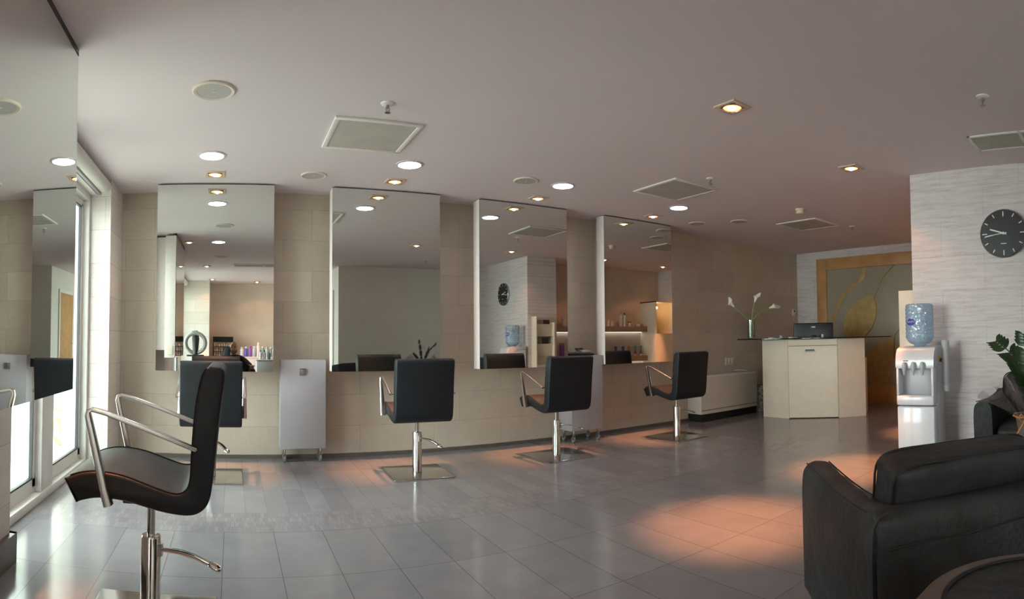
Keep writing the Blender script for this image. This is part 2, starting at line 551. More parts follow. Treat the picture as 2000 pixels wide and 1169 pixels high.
def text_part(name, s, size, m, parent, mtx, depth=0.001):
    cu = bpy.data.curves.new(name, 'FONT'); cu.body = s; cu.size = size; cu.extrude = depth
    cu.align_x = 'CENTER'; cu.align_y = 'CENTER'
    t = bpy.data.objects.new(name, cu); COL.objects.link(t)
    me = bpy.data.meshes.new_from_object(t.evaluated_get(bpy.context.evaluated_depsgraph_get()))
    bpy.data.objects.remove(t); bpy.data.curves.remove(cu)
    me.materials.append(M[m])
    o = bpy.data.objects.new(name, me); COL.objects.link(o)
    o.parent = parent; o.matrix_local = mtx
    return o


# ------------------------------------------------------------------ the room shell
CH = 2.60                                   # ceiling height
struct(MB().box((-1.7, -4.5, -0.12), (8.7, 5.8, 0)).build('floor', 'floor', smooth=0))
struct(MB().box((-1.7, -4.5, CH), (8.7, 5.8, CH + 0.12)).build('ceiling', 'ceiling', smooth=0))
struct(MB().box((-1.7, 5.6, 0), (8.7, 5.8, CH)).build('wall_back', 'limestone', smooth=0))
struct(MB().box((8.5, 1.30, 0), (8.7, 5.6, CH)).build('wall_far', 'white_stone_y', smooth=0))
struct(MB().box((5.45, 1.0, 0), (8.7, 1.30, CH)).build('wall_right_far', 'peach_wall', smooth=0))
struct(MB().box((4.86, -0.45, 0), (5.45, 1.945, CH)).build('wall_right', 'white_stone_y', smooth=0))
struct(MB().box((2.05, -4.3, 0), (5.45, -0.45, CH)).build('wall_right_rear', 'grey_wall', smooth=0))
struct(MB().box((-1.7, -4.5, 0), (2.05, -4.3, CH)).build('wall_rear', 'peach_wall', smooth=0))
struct(MB().box((-1.7, -4.3, 0), (-0.58, -3.6, CH)).build('wall_column', 'pale_stone', smooth=0))
struct(MB().box((-1.5, 5.06, 0), (-1.11, 5.6, CH)).build('wall_left', 'pale_stone', smooth=0))
struct(MB().box((-1.5, -1.3, 0), (-1.24, 1.25, CH)).build('wall_left_rear', 'white_paint', smooth=0))
struct(MB().box((-1.5, 1.25, 0), (-1.10, 2.73, CH)).build('wall_pillar', 'pale_stone', smooth=0))
struct(MB().box((-1.5, 2.73, 2.46), (-1.24, 5.06, CH)).build('wall_lintel', 'white_paint', smooth=0))
struct(MB().box((-1.5, -3.6, 2.46), (-1.24, -1.3, CH)).build('wall_lintel_rear', 'white_paint', smooth=0))
struct(MB().box((-1.11, 5.575, 0), (8.5, 5.6, 0.035)).build('baseboard_back', 'skirting', smooth=0))
b = MB().box((-1.12, 1.24, 0), (-1.07, 2.76, 0.15)).box((-1.5, 2.73, 0), (-1.07, 2.76, 0.15))
struct(b.build('baseboard_left', 'skirting', smooth=0))

# polished lighter slab on the back wall
struct(MB().box((5.45, 5.594, 1.29), (5.93, 5.602, 1.57), 0.001).build('trim_1', mat('light_slab', (188, 172, 152), 0.25, noise=0.06, nscale=3), smooth=0))


# windows: white sliding frames
def sliding_window(n, y0, y1, posts, x0=-1.42, x1=-1.30, z1=2.46):
    w = struct(MB().box((x0, y0, 0), (x1, y1, 0.06), 0.004).box((x0, y0, z1 - 0.06), (x1, y1, z1), 0.004)
               .box((x0, y0, 0.06), (x1, y0 + 0.05, z1 - 0.06), 0.003).box((x0, y1 - 0.05, 0.06), (x1, y1, z1 - 0.06), 0.003)
               .build('window_%d' % n, 'white_frame'))
    ys = [y0 + 0.05] + [v for p in posts for v in p] + [y1 - 0.05]
    for p in posts:
        MB().box((x0 + 0.02, p[0], 0.06), (x1 - 0.01, p[1], z1 - 0.06), 0.004).build('mullion', 'white_frame', w)
    for a, c in zip(ys[0::2], ys[1::2]):
        xs = x0 + 0.045
        f = MB()
        t = 0.065
        f.box((xs - 0.02, a, 0.06), (xs + 0.02, c, 0.06 + t + 0.04), 0.003).box((xs - 0.02, a, z1 - 0.06 - t), (xs + 0.02, c, z1 - 0.06), 0.003)
        f.box((xs - 0.02, a, 0.1), (xs + 0.02, a + t, z1 - 0.1), 0.003).box((xs - 0.02, c - t, 0.1), (xs + 0.02, c, z1 - 0.1), 0.003)
        s = f.build('sash', 'white_frame', w)
        gk = MB()
        e, q = 0.012, 0.004
        gk.box((xs - q, a + t, 0.16), (xs + 0.021, a + t + e, z1 - 0.12)).box((xs - q, c - t - e, 0.16), (xs + 0.021, c - t, z1 - 0.12))
        gk.box((xs - q, a + t, 0.16), (xs + 0.021, c - t, 0.16 + e)).box((xs - q, a + t, z1 - 0.125 - e), (xs + 0.021, c - t, z1 - 0.125))
        gk.build('gasket', 'gasket', s)
        MB().box((xs - 0.003, a + t, 0.16), (xs + 0.003, c - t, z1 - 0.12)).build('pane', 'window_glass', s)
    return w


sliding_window(1, 2.73, 5.06, [(3.83, 4.09)])
sliding_window(2, -3.6, -1.3, [(-2.5, -2.4)])

# roller blind under the ceiling above each window
for (y0, y1, lab) in ((2.78, 5.36, 'white roller blind cassette under the ceiling above the window beside the left mirror'),
                      (-3.5, -1.35, 'white roller blind cassette above the window behind the left mirror')):
    t = thing('roller_blind', lab, 'blind', (-1.17, (y0 + y1) / 2, 2.53))
    L = (y1 - y0) / 2
    MB().tube([(0, -L, 0), (0, L, 0)], 0.062, 20).build('cassette', 'blind', t)
    MB().box((-0.075, -L, 0.02), (-0.02, L, 0.068), 0.004).build('bracket_rail', 'white_frame', t)
    MB().tube([(0, -L - 0.012, 0), (0, -L, 0)], 0.066, 20).build('end_cap', 'white_plastic', t)
    MB().tube([(0, L, 0), (0, L + 0.012, 0)], 0.066, 20).build('end_cap', 'white_plastic', t)
    MB().box((-0.06, -L + 0.02, -0.072), (-0.035, L - 0.02, -0.05), 0.003).build('bottom_bar', 'grey_plastic', t)

# outside: paving, low rendered wall, hedge
struct(MB().box((-14, -8, -0.2), (-1.5, 16, -0.04)).build('exterior_ground', 'outside_stone', smooth=0))
struct(MB().box((-8, 9.0, -0.04), (-1.5, 9.2, 3.2)).build('exterior_wall', 'outside_wall', smooth=0))
struct(MB().box((-8, 8.8, 0.35), (-1.5, 9.0, 0.48)).build('trim_2', 'peach_wall', smooth=0))
hd = MB()
hr = random.Random(3)
for i in range(260):
    p = Vector((hr.uniform(-2.05, -1.65), hr.uniform(5.9, 6.7), hr.uniform(0.0, 0.42)))
    d = Vector((hr.uniform(-1, 1), hr.uniform(-1, 1), hr.uniform(0, 1))).normalized() * 0.09
    s = d.cross(Vector((0, 0, 1))).normalized() * 0.03
    vs = [hd.bm.verts.new(p), hd.bm.verts.new(p + d * 0.5 + s), hd.bm.verts.new(p + d), hd.bm.verts.new(p + d * 0.5 - s)]
    hd.bm.faces.new(vs)
hd.box((-1.95, 6.0, -0.04), (-1.75, 6.6, 0.3), 0.08)
tag(hd.build('garden_hedge', 'hedge'), 'low sunlit green hedge outside the glass of the window', 'hedge')

# ------------------------------------------------------------------ wall mirrors on white boxes
MZ0, MY = 0.857, 5.26


def wall_mirror(cx, w, label, sign=None):
    t = thing('wall_mirror', label, 'mirror', (cx, MY, MZ0), 0, 'tall salon mirrors on the limestone wall')
    h = CH - 0.012 - MZ0
    MB().box((-w / 2, 0.006, 0), (w / 2, 0.15, h), 0.002).build('box', 'mirror_side', t)
    MB().box((-w / 2, 0, 0), (w / 2, 0.0055, h)).build('glass', 'mirror', t, smooth=0)
    MB().box((-w / 2 + 0.12, 0.151, 0.1), (w / 2 - 0.12, 0.34, h)).build('wall_mount', 'mirror_side', t)
    MB().box((-w / 2, -0.001, h - 0.003), (w / 2, 0.0, h + 0.002)).build('top_edge', 'dark_edge', t)
    return t


wall_mirror(-0.167, 1.085, 'tall wall mirror behind the leftmost chair at the wall, reflecting the seated man')
wall_mirror(1.46, 1.075, 'tall wall mirror showing a plain grey wall, second from the window')
wall_mirror(2.957, 1.063, 'tall wall mirror reflecting the round black clock and the water cooler')
wall_mirror(4.547, 1.079, 'tall wall mirror reflecting shelves of tubes, nearest the radiator')

t = thing('pillar_mirror', 'big mirror hung on the pillar at the left edge, beside the window', 'mirror', (-0.78, 2.10, 0.895), 0)
h = CH - 0.03 - 0.895
MB().box((-0.15, -0.64, 0), (-0.006, 0.64, h), 0.002).build('box', 'mirror_side', t)
MB().box((-0.0055, -0.64, 0), (0, 0.64, h)).build('glass', 'mirror', t, smooth=0)
MB().box((-0.32, -0.5, 0.1), (-0.151, 0.5, h)).build('wall_mount', 'mirror_side', t)
MB().box((-0.02, -0.64, h - 0.002), (0.002, 0.64, h + 0.028)).build('top_edge', 'dark_edge', t)
so = MB().box((-0.108, 0.6405, 0.04), (-0.035, 0.65, 0.16), 0.003).build('socket_plate', 'ivory', t)
MB().tube([(-0.072, 0.648, 0.10), (-0.072, 0.653, 0.10)], 0.024, 20).build('socket', 'white_plastic', so)

# ------------------------------------------------------------------ styling chairs


def bezier_chain(pts, n=6):
    """Catmull-Rom through 2-D points"""
    out = []
    P = [pts[0]] + list(pts) + [pts[-1]]
    for i in range(1, len(P) - 2):
        for k in range(n):
            t = k / n
            q = []
            for a in range(len(pts[0])):
                p0, p1, p2, p3 = P[i - 1][a], P[i][a], P[i + 1][a], P[i + 2][a]
                q.append(0.5 * (2 * p1 + (p2 - p0) * t + (2 * p0 - 5 * p1 + 4 * p2 - p3) * t * t + (3 * p1 - p0 - 3 * p2 + p3) * t ** 3))
            out.append(tuple(q))
    out.append(tuple(pts[-1]))
    return out


def styling_chair(label, loc, rotz, pedal_deg, dz=0.0):
    t = thing('styling_chair', label, 'chair', loc, rotz, 'black salon styling chairs')
    # seat shell: one bent pad, profile in (forward f, height z)
    inner = bezier_chain([(0.298, 0.622), (0.24, 0.647), (0.165, 0.658), (0.066, 0.646), (-0.04, 0.612), (-0.11, 0.592), (-0.15, 0.598), (-0.172, 0.635), (-0.178, 0.74), (-0.19, 0.90), (-0.213, 1.02), (-0.242, 1.053)], 4)
    outer = bezier_chain([(-0.282, 1.048), (-0.296, 1.02), (-0.281, 0.90), (-0.264, 0.736), (-0.252, 0.61), (-0.236, 0.553), (-0.205, 0.524), (-0.165, 0.514), (-0.10, 0.519), (-0.02, 0.535), (0.066, 0.555), (0.16, 0.560), (0.22, 0.548), (0.25, 0.536)], 4)
    inner = [(f, z + dz) for f, z in inner]; outer = [(f, z + dz) for f, z in outer]
    s = MB().slab(inner + outer, 0.252, 0.013, lambda f, z, x: (x, f, z)).build('seat_shell', 'leather', t, smooth=50)
    for sx in (-0.243, 0.243):
        MB().tube([(sx, f, z + 0.0015) for f, z in inner[2:-2]], 0.003, 6).build('seam', 'black_matte', s)
    # arms: flat chrome bar up from the seat, bent, back to the backrest
    for sx in (-1, 1):
        X = sx * 0.278
        path = [(0.118, 0.546), (0.135, 0.60), (0.190, 0.825), (0.200, 0.868), (0.198, 0.884), (0.182, 0.889), (0.13, 0.877), (0.0, 0.833), (-0.10, 0.796), (-0.196, 0.758)]
        rr = [1.3, 1.25, 1.0, 0.9, 0.72, 0.72, 0.72, 0.72, 0.7, 0.68]
        a = MB().tube([(X, f, z + dz) for f, z in path], rr, 12, flat=(0.026, 0.034), up=(1, 0, 0)).build('armrest', 'aluminium', t, smooth=35)
        MB().tube([(sx * 0.235, 0.122, 0.558 + dz), (X + sx * 0.006, 0.122, 0.558 + dz)], 0.011, 10).build('bolt', 'aluminium', a)
        MB().tube([(sx * 0.235, -0.194, 0.759 + dz), (X + sx * 0.006, -0.194, 0.759 + dz)], 0.006, 10).build('bolt', 'aluminium', a)
    MB().box((-0.10, -0.11, 0.505 + dz), (0.10, 0.10, 0.528 + dz), 0.004).build('seat_bracket', 'black_matte', t)
    MB().cyl((0, 0, 0.31), (0, 0, 0.515 + dz), 0.0165, 20).build('piston', 'chrome', t)
    MB().lathe([(0, 0.012), (0.043, 0.012), (0.043, 0.022), (0.0405, 0.03), (0.0405, 0.350), (0.037, 0.358), (0.018, 0.360), (0, 0.360)], seg=32).build('column', 'chrome', t)
    # pump pedal with a loop at its end
    pts = [(0.035, 0, 0.303), (0.07, 0, 0.307), (0.13, 0, 0.304), (0.19, 0, 0.292), (0.245, 0, 0.272)]
    p = MB().tube(pts, [0.8, 1, 1.05, 1.0, 0.95], 10, flat=(0.026, 0.015))
    lp = [(0.266 + 0.024 * math.cos(a), 0.017 * math.sin(a), 0.263 - 0.45 * 0.024 * math.cos(a)) for a in [2 * PI * k / 16 for k in range(17)]]
    p.tube(lp, 0.0065, 8).cyl((0.03, 0, 0.28), (0.03, 0, 0.33), 0.022, 14)
    po = p.build('pedal', 'chrome', t)
    po.rotation_euler = (0, 0, math.radians(pedal_deg) - rotz)
    MB().box((-0.262, -0.262, 0.0), (0.262, 0.262, 0.011), 0.005, 3).build('base_plate', 'plate_chrome', t)
    return t


# angle of each pedal is a world heading
styling_chair('black styling chair in the left foreground, seen from the side facing the big pillar mirror', (-0.322, 2.32, 0), PI / 2, -12)
styling_chair('black styling chair at the wall partly hidden behind the foreground chair', (-0.17, 4.83, 0), 0.0, -60, -0.075)
styling_chair('black styling chair seen squarely from behind, right of the grey trolley with the square knob', (1.585, 4.75, 0), -0.06, -62, -0.055)
styling_chair('black styling chair in front of the trolley that carries hair clippers', (3.05, 4.82, 0), 0.02, -28, -0.06)
styling_chair('black styling chair farthest right, beside the radiator and nearest the reception desk', (4.69, 4.80, 0), 0.03, -4, -0.06)

# ------------------------------------------------------------------ trolleys


def caster(t, x, y, back=False):
    c = MB().box((x - 0.010, y - 0.012, 0.072), (x + 0.010, y + 0.012, 0.10), 0.002)
    c.box((x - 0.014, y - 0.006, 0.03), (x - 0.010, y + 0.018, 0.08), 0.001).box((x + 0.010, y - 0.006, 0.03), (x + 0.014, y + 0.018, 0.08), 0.001)
    c.cyl((x, y, 0.09), (x, y, 0.13), 0.008, 10)
    o = c.build('caster', 'satin', t)
    MB().tube([(x - 0.009, y + 0.010, 0.032), (x + 0.009, y + 0.010, 0.032)], 0.032, 20).build('wheel', 'rubber', o)
    return o


def trolley(label, cx, y0, y1, w, z0, z1, knob=True):
    t = thing('salon_trolley', label, 'trolley', (cx, (y0 + y1) / 2, 0), 0, 'grey laminate salon trolleys')
    d = (y1 - y0) / 2
    MB().box((-w / 2, -d + 0.019, z0), (w / 2, d, z1), 0.003).build('body', 'trolley', t)
    dr = MB().box((-w / 2, -d, z0 + 0.002), (w / 2, -d + 0.018, z1 - 0.002), 0.003).build('door', 'trolley', t)
    if knob:
        kx, kz = -0.005, z1 - 0.115
        MB().box((kx - 0.033, -d - 0.016, kz - 0.03), (kx - 0.027, -d, kz + 0.033), 0.001).box((kx - 0.033, -d - 0.016, kz + 0.027), (kx + 0.03, -d, kz + 0.033), 0.001).box((kx - 0.027, -d - 0.012, kz - 0.03), (kx + 0.03, -d, kz + 0.027), 0.001).build('knob', 'satin', dr)
    for x in (-w / 2 + 0.045, w / 2 - 0.045):
        for y in (-d + 0.03, d - 0.045):
            caster(t, x, y)
    return t


trolley('grey trolley with a small square knob, between the first two wall mirrors', 0.67, 5.37, 5.56, 0.43, 0.128, 0.965)
trolley('grey trolley with hair clippers on top, behind the third chair at the wall', 3.765, 5.285, 5.555, 0.43, 0.128, 0.965, knob=False)

# black tools on the second trolley
tr = thing('tool_tray', 'flat black tray on the trolley under the hair clippers', 'tray', (3.72, 5.40, 0.965))
MB().box((-0.165, -0.085, 0.0), (0.165, 0.085, 0.006), 0.002).build('tray_base', 'black_plastic', tr)
MB().box((-0.165, -0.085, 0.006), (0.165, -0.080, 0.022)).box((-0.165, 0.080, 0.006), (0.165, 0.085, 0.022)).box((-0.165, -0.08, 0.006), (-0.16, 0.08, 0.022)).box((0.16, -0.08, 0.006), (0.165, 0.08, 0.022)).build('rim', 'black_plastic', tr)


def clipper(label, x, rz):
    t = thing('hair_clipper', label, 'hair clipper', (x, 5.385, 1.000), rz, 'hair clippers on the trolley')
    MB().tube([(-0.075, 0, 0), (-0.04, 0, 0.004), (0.03, 0, 0.006), (0.065, 0, 0.003), (0.08, 0, 0)], [0.02, 0.027, 0.029, 0.026, 0.016], 14).build('body', 'silver_grey', t)
    MB().box((0.078, -0.02, -0.008), (0.098, 0.02, 0.004), 0.002).build('blade', 'satin', t)
    MB().box((-0.01, -0.008, 0.024), (0.03, 0.008, 0.031), 0.003).build('switch', 'black_plastic', t)
    cp = [(-0.075 - 0.02 * k * 0.3 + 0.028 * math.sin(k * 0.9), 0.03 * math.cos(k * 0.9) - 0.02, 0.004 + 0.004 * k) for k in range(12)]
    MB().tube([(-0.075, 0, 0)] + cp, 0.0045, 8).build('cord', 'black_plastic', t)
    return t


clipper('silver hair clipper lying left on the tray, its cord coiled behind', 3.655, PI + 0.15)
clipper('silver hair clipper lying right on the tray near the mirror box', 3.80, -0.1)
cc = MB()
for k in range(3):
    cc.tube([(3.76 + (0.035 + 0.006 * k) * math.cos(a), 5.43 + 0.02 * math.sin(a), 0.995 + 0.022 * k + 0.006 * math.sin(2 * a)) for a in [2 * PI * i / 14 for i in range(15)]], 0.006, 8)
cc.tube([(3.725, 5.43, 0.975), (3.73, 5.43, 0.985), (3.735, 5.43, 1.035)], 0.007, 8)
tag(cc.build('power_cord', 'black_plastic'), 'black power cord coiled in a loop on the tool tray', 'cord')

# ------------------------------------------------------------------ fan-coil radiator under the wall
t = thing('fan_coil_heater', 'long off-white floor fan coil heater against the wall left of the reception desk', 'heater', (6.30, 5.46, 0))
MB().prism([(-0.13, 0.105), (-0.13, 0.60), (-0.105, 0.625), (0.135, 0.625), (0.135, 0.105)], -0.62, 0.62, lambda y, z, x: (x, y, z), bevel=0.004).build('casing', 'fan_white', t)
MB().box((-0.622, -0.134, 0.155), (0.622, -0.130, 0.160)).build('seam', 'dark_edge', t)
gr = MB().box((-0.58, -0.09, 0.6255), (0.58, 0.12, 0.629))
for i in range(12):
    y = -0.085 + i * 0.0175
    gr.box((-0.57, y, 0.629), (0.57, y + 0.006, 0.635))
gr.build('top_grille', 'grey_plastic', t)
pl = MB().box((-0.61, -0.11, 0), (0.61, 0.135, 0.103)).build('plinth', 'black_matte', t)
lv = MB()
for i in range(5):
    lv.box((-0.60, -0.116, 0.012 + i * 0.018), (0.60, -0.109, 0.020 + i * 0.018))
lv.build('louvre', 'black_plastic', pl)
tag(MB().tube([(6.66, 5.56, 0.646), (6.70, 5.50, 0.655), (6.76, 5.45, 0.650), (6.80, 5.43, 0.641)], 0.006, 8).build('white_cable', 'white_plastic'), 'short white cable lying on top of the fan coil heater', 'cable')

b = MB().lathe([(0, 0), (0.085, 0), (0.10, 0.02), (0.115, 0.40), (0.11, 0.405), (0.10, 0.40), (0.088, 0.03), (0, 0.03)], (7.07, 5.40, 0), 28)
tag(b.build('waste_bin', 'speckle'), 'speckled black and white bin in the gap between heater and reception desk', 'bin')


# outlets and switches
def plate(name, label, cat, p, w, h, n, face='-Y'):
    rz = {'-Y': 0, '-X': -PI / 2, '+Y': PI}[face]
    t = thing(name, label, cat, p, rz)
    MB().box((-w / 2, -0.009, -h / 2), (w / 2, 0, h / 2), 0.003).build('plate', 'ivory', t)
    for i in range(n):
        x = (i - (n - 1) / 2) * w / n
        MB().box((x - w / n * 0.36, -0.012, -h * 0.34), (x + w / n * 0.36, -0.0085, h * 0.34), 0.002).build('rocker', 'white_plastic', t)
    return t


plate('wall_socket', 'wide ivory socket plate on the wall above the fan coil heater', 'socket', (6.60, 5.60, 0.785), 0.20, 0.11, 3)
th = thing('thermostat', 'small pale thermostat on the wall between the flowers and the monitor', 'thermostat', (8.36, 5.60, 1.56))
MB().box((-0.045, -0.02, -0.06), (0.045, 0, 0.06), 0.004).build('housing', 'ivory', th)
MB().tube([(0, -0.026, 0.025), (0, -0.0205, 0.025)], 0.016, 16).build('dial', 'dark_edge', th)
plate('wall_socket', 'double socket on the plain grey wall seen in the second mirror', 'socket', (3.76, -0.45, 1.02), 0.14, 0.085, 2, '+Y')

# brown door on the side of the waiting-corner wall (shown by the pillar mirror)
d2 = struct(MB().box((2.02, -2.02, 0), (2.05, -1.95, 2.17), 0.003).box((2.02, -1.0, 0), (2.05, -0.93, 2.17), 0.003).box((2.02, -1.95, 2.10), (2.05, -1.0, 2.17), 0.003).build('door_2', 'white_paint'))
MB().box((2.028, -1.95, 0.01), (2.048, -1.0, 2.10), 0.002).build('door_leaf', 'oak', d2)
MB().tube([(2.03, -1.87, 1.02), (1.99, -1.87, 1.02), (1.985, -1.85, 1.02), (1.985, -1.75, 1.02)], 0.009, 10).build('door_handle', 'satin', d2)

# ------------------------------------------------------------------ far wall: oak framed panel with gold leaf shapes
XF = 8.50
dr = struct(MB().box((XF - 0.07, 4.96, 0), (XF, 5.15, 2.46), 0.004).box((XF - 0.07, 2.2, 2.265), (XF, 4.96, 2.46), 0.004)
            .box((XF - 0.07, 2.0, 0), (XF, 2.2, 2.46), 0.004).box((XF - 0.06, 2.2, 0.0), (XF, 4.96, 0.315), 0.004).build('door_1', 'oak', smooth=30))
pn = MB().box((XF - 0.035, 2.2, 0.315), (XF - 0.01, 4.96, 2.265)).build('glass_panel', 'etched', dr, smooth=0)
shape = lambda y, z, x: (x, y, z)
leaf1 = [(4.652, 1.206), (4.655, 1.324), (4.627, 1.441), (4.521, 1.602), (4.386, 1.702), (4.228, 1.764), (4.073, 1.779), (4.038, 1.651), (4.034, 1.536), (4.058, 1.399), (4.125, 1.263), (4.245, 1.127), (4.38, 1.06), (4.54, 1.08)]
leaf2 = [(4.251, 0.711), (4.201, 0.838), (4.069, 0.975), (3.89, 1.052), (3.74, 1.083), (3.731, 0.936), (3.736, 0.755), (3.778, 0.575), (3.857, 0.416), (3.96, 0.328), (4.124, 0.332), (4.21, 0.481), (4.248, 0.619)]
leaf3 = [(y - 1.35, z + 0.15) for y, z in leaf1]
for lf in (leaf1, leaf2, leaf3):
    sm = bezier_chain(lf + [lf[0]], 5)[:-1]
    MB().prism(sm, XF - 0.041, XF - 0.034, shape).build('gold_leaf', 'gold', dr, smooth=30)
A = bezier_chain([(4.254, 2.265), (4.265, 2.114), (4.404, 2.014), (4.622, 1.855), (4.749, 1.66), (4.844, 1.473), (4.895, 1.25), (4.90, 0.9), (4.84, 0.5)], 6)
B = bezier_chain([(3.695, 2.265), (3.888, 2.074), (3.994, 1.878), (4.061, 1.755), (4.032, 1.605), (4.057, 1.41), (4.126, 1.251), (4.245, 1.127)], 6)
C = bezier_chain([(2.9, 2.0), (3.2, 1.75), (3.45, 1.45), (3.6, 1.26), (3.714, 1.116), (3.731, 0.936), (3.74, 0.75)], 6)
MB().tube([(XF - 0.036, y, z) for y, z in A], 1.0, 10, flat=(0.075, 0.012), up=(1, 0, 0)).build('gold_band', 'gold', dr)
for ln in (B, C):
    MB().tube([(XF - 0.036, y, z) for y, z in ln], 1.0, 8, flat=(0.020, 0.012), up=(1, 0, 0)).build('gold_line', 'gold_line', dr)

# ------------------------------------------------------------------ reception desk
DZ = 1.10
dk = thing('reception_desk', 'cream faceted reception desk with a dark glass top', 'desk', (6.95, 4.45, 0))
o = Vector((6.95, 4.45))
pA, pB, pC, pD = (6.615, 4.985), (6.60, 4.53), (6.965, 3.935), (7.27, 3.665)


def panel(a, c, thick, z0, z1, inset=0.0, gap=0.0):
    a, c = Vector(a) - o, Vector(c) - o
    d = (c - a).normalized(); nrm = Vector((-d.y, d.x))       # towards the back of the desk
    if nrm.dot(Vector((1, 0.5))) < 0: nrm = -nrm
    a, c = a + d * gap + nrm * inset, c - d * gap + nrm * inset
    return [tuple(a), tuple(c), tuple(c + nrm * thick), tuple(a + nrm * thick)], z0, z1


flat_xy = lambda x, y, z: (x, y, z)


def add_panel(name, *a, **k):
    poly, z0, z1 = panel(*a, **k)
    return MB().prism(poly, z0, z1, flat_xy, bevel=0.0015).build(name, 'cream', dk, smooth=20)


add_panel('side_panel', pA, pB, 0.02, 0.0, DZ, gap=0.001)
add_panel('drawer_front', pB, pC, 0.02, DZ - 0.088, DZ, gap=0.004)
dd = add_panel('door', pB, pC, 0.02, 0.012, DZ - 0.093, gap=0.006)
add_panel('side_panel', pC, pD, 0.02, 0.0, DZ, gap=0.001)
add_panel('toe_kick', pB, pC, 0.02, 0.0, 0.5, inset=0.022).data.materials[0] = M['dark_edge']
da, dc = Vector(pB) - o, Vector(pC) - o
dv = (dc - da).normalized(); dn = Vector((dv.y, -dv.x))
if dn.dot(Vector((1, 0.5))) > 0: dn = -dn
hc = da + dv * 0.31
hp = [hc - dv * 0.075 + dn * 0.001, hc + dv * 0.075 + dn * 0.001, hc + dv * 0.075 + dn * 0.007, hc - dv * 0.075 + dn * 0.007]
hd_ = MB().prism([tuple(p) for p in hp], DZ - 0.175, DZ - 0.135, flat_xy, bevel=0.001).build('handle', 'satin', dd, smooth=20)
hp2 = [hc - dv * 0.065 + dn * 0.0065, hc + dv * 0.065 + dn * 0.0065, hc + dv * 0.065 + dn * 0.008, hc - dv * 0.065 + dn * 0.008]
MB().prism([tuple(p) for p in hp2], DZ - 0.160, DZ - 0.142, flat_xy).build('handle_slot', 'dark_edge', hd_, smooth=0)
# body behind the fronts with a lower working surface, and back returns
body = [Vector(pA) - o + Vector((0.022, -0.002)), Vector(pB) - o + Vector((0.046, 0.02)), Vector(pC) - o + Vector((0.04, 0.025)), Vector(pD) - o + Vector((0.022, 0.02)), Vector((0.95, -0.5)), Vector((0.62, 0.52))]
MB().prism([tuple(p) for p in body], 0.0, 0.80, flat_xy, bevel=0.003).build('worktop_body', 'cream', dk, smooth=20)
ct = [Vector((6.36, 5.24)), Vector((6.49, 4.49)), Vector((6.90, 3.84)), Vector((7.44, 3.33)), Vector((7.60, 3.55)), Vector((7.12, 4.02)), Vector((6.82, 4.56)), Vector((6.80, 5.24))]
MB().prism([tuple(p - o) for p in ct], DZ + 0.006, DZ + 0.022, flat_xy, bevel=0.003).build('glass_top', 'counter_glass', dk, smooth=20)
for p in ((6.66, 4.9), (6.70, 4.56), (7.02, 3.98), (7.29, 3.73)):
    MB().cyl((p[0] - o.x, p[1] - o.y, DZ - 0.3), (p[0] - o.x, p[1] - o.y, DZ + 0.0065), 0.012, 12).build('standoff', 'satin', dk)
TZ = DZ + 0.022

# monitor standing behind the counter
mo = thing('computer_monitor', 'black computer monitor seen from behind on the reception desk', 'monitor', (7.13, 4.43, 0.80), -math.radians(56.5))
MB().box((-0.29, -0.022, 0.17), (0.29, 0.0, 0.535), 0.006).build('screen_bezel', 'black_plastic', mo)
MB().box((-0.288, -0.04, 0.175), (0.288, -0.021, 0.53), 0.012, 3).build('back_cover', 'black_plastic', mo)
MB().box((-0.04, -0.065, 0.05), (0.04, -0.038, 0.36), 0.006).build('neck', 'black_plastic', mo)
MB().box((-0.12, -0.12, 0.0), (0.12, 0.09, 0.012), 0.005).box((-0.04, -0.065, 0.01), (0.04, -0.038, 0.06)).build('foot', 'black_plastic', mo)
ring = MB().tube([(0.032 * math.cos(a), -0.0415, 0.475 + 0.032 * math.sin(a)) for a in [2 * PI * i / 32 for i in range(33)]], 0.0022, 8).build('logo_ring', 'satin', mo)
text_part('logo_letters', 'DELL', 0.022, 'satin', mo, Matrix.Translation((0, -0.0415, 0.475)) @ Matrix.Rotation(PI / 2, 4, 'X'))

# small things on the glass top
wb = thing('card_holder', 'small white block on the glass top in front of the monitor', 'card holder', (6.985, 4.19, TZ), 0.5)
MB().box((-0.03, -0.015, 0), (0.03, 0.015, 0.04), 0.003).build('block', 'white_plastic', wb)
MB().box((-0.022, -0.006, 0.04), (0.022, 0.006, 0.046)).build('card', 'clock_white', wb)
sp_ = thing('tape_dispenser', 'little clear and silver desk gadget on the left half of the glass top', 'dispenser', (6.63, 4.66, TZ), 1.2)
MB().box((-0.045, -0.02, 0), (0.045, 0.02, 0.014), 0.004).build('base', 'grey_plastic', sp_)
MB().tube([(0, -0.012, 0.022), (0, 0.012, 0.022)], 0.017, 16).build('roll', 'white_plastic', sp_)
tag(MB().box((-0.05, -0.035, 0), (0.05, 0.035, 0.012), 0.002).build('note_pad', 'clock_white', None, (6.60, 4.79, TZ)), 'thin white note pad left of the silver desk gadget', 'note pad')
tag(MB().box((-0.075, -0.03, 0), (0.075, 0.03, 0.014), 0.002).build('leaflet_stack', 'clock_white', None, (6.70, 4.50, TZ)), 'flat stack of white leaflets on the glass top left of the monitor', 'leaflets')

# vase with three callas
VX, VY = 6.455, 5.06
v = thing('glass_vase', 'tall clear glass vase on the overhanging end of the glass top', 'vase', (VX, VY, TZ))
MB().lathe([(0, 0.0), (0.052, 0.0), (0.055, 0.008), (0.060, 0.27), (0.057, 0.27), (0.050, 0.018), (0, 0.018)], seg=28).build('vessel', 'vase_glass', v)
MB().lathe([(0, 0.02), (0.049, 0.02), (0.052, 0.12), (0, 0.12)], seg=24).build('water', 'vase_glass', v)


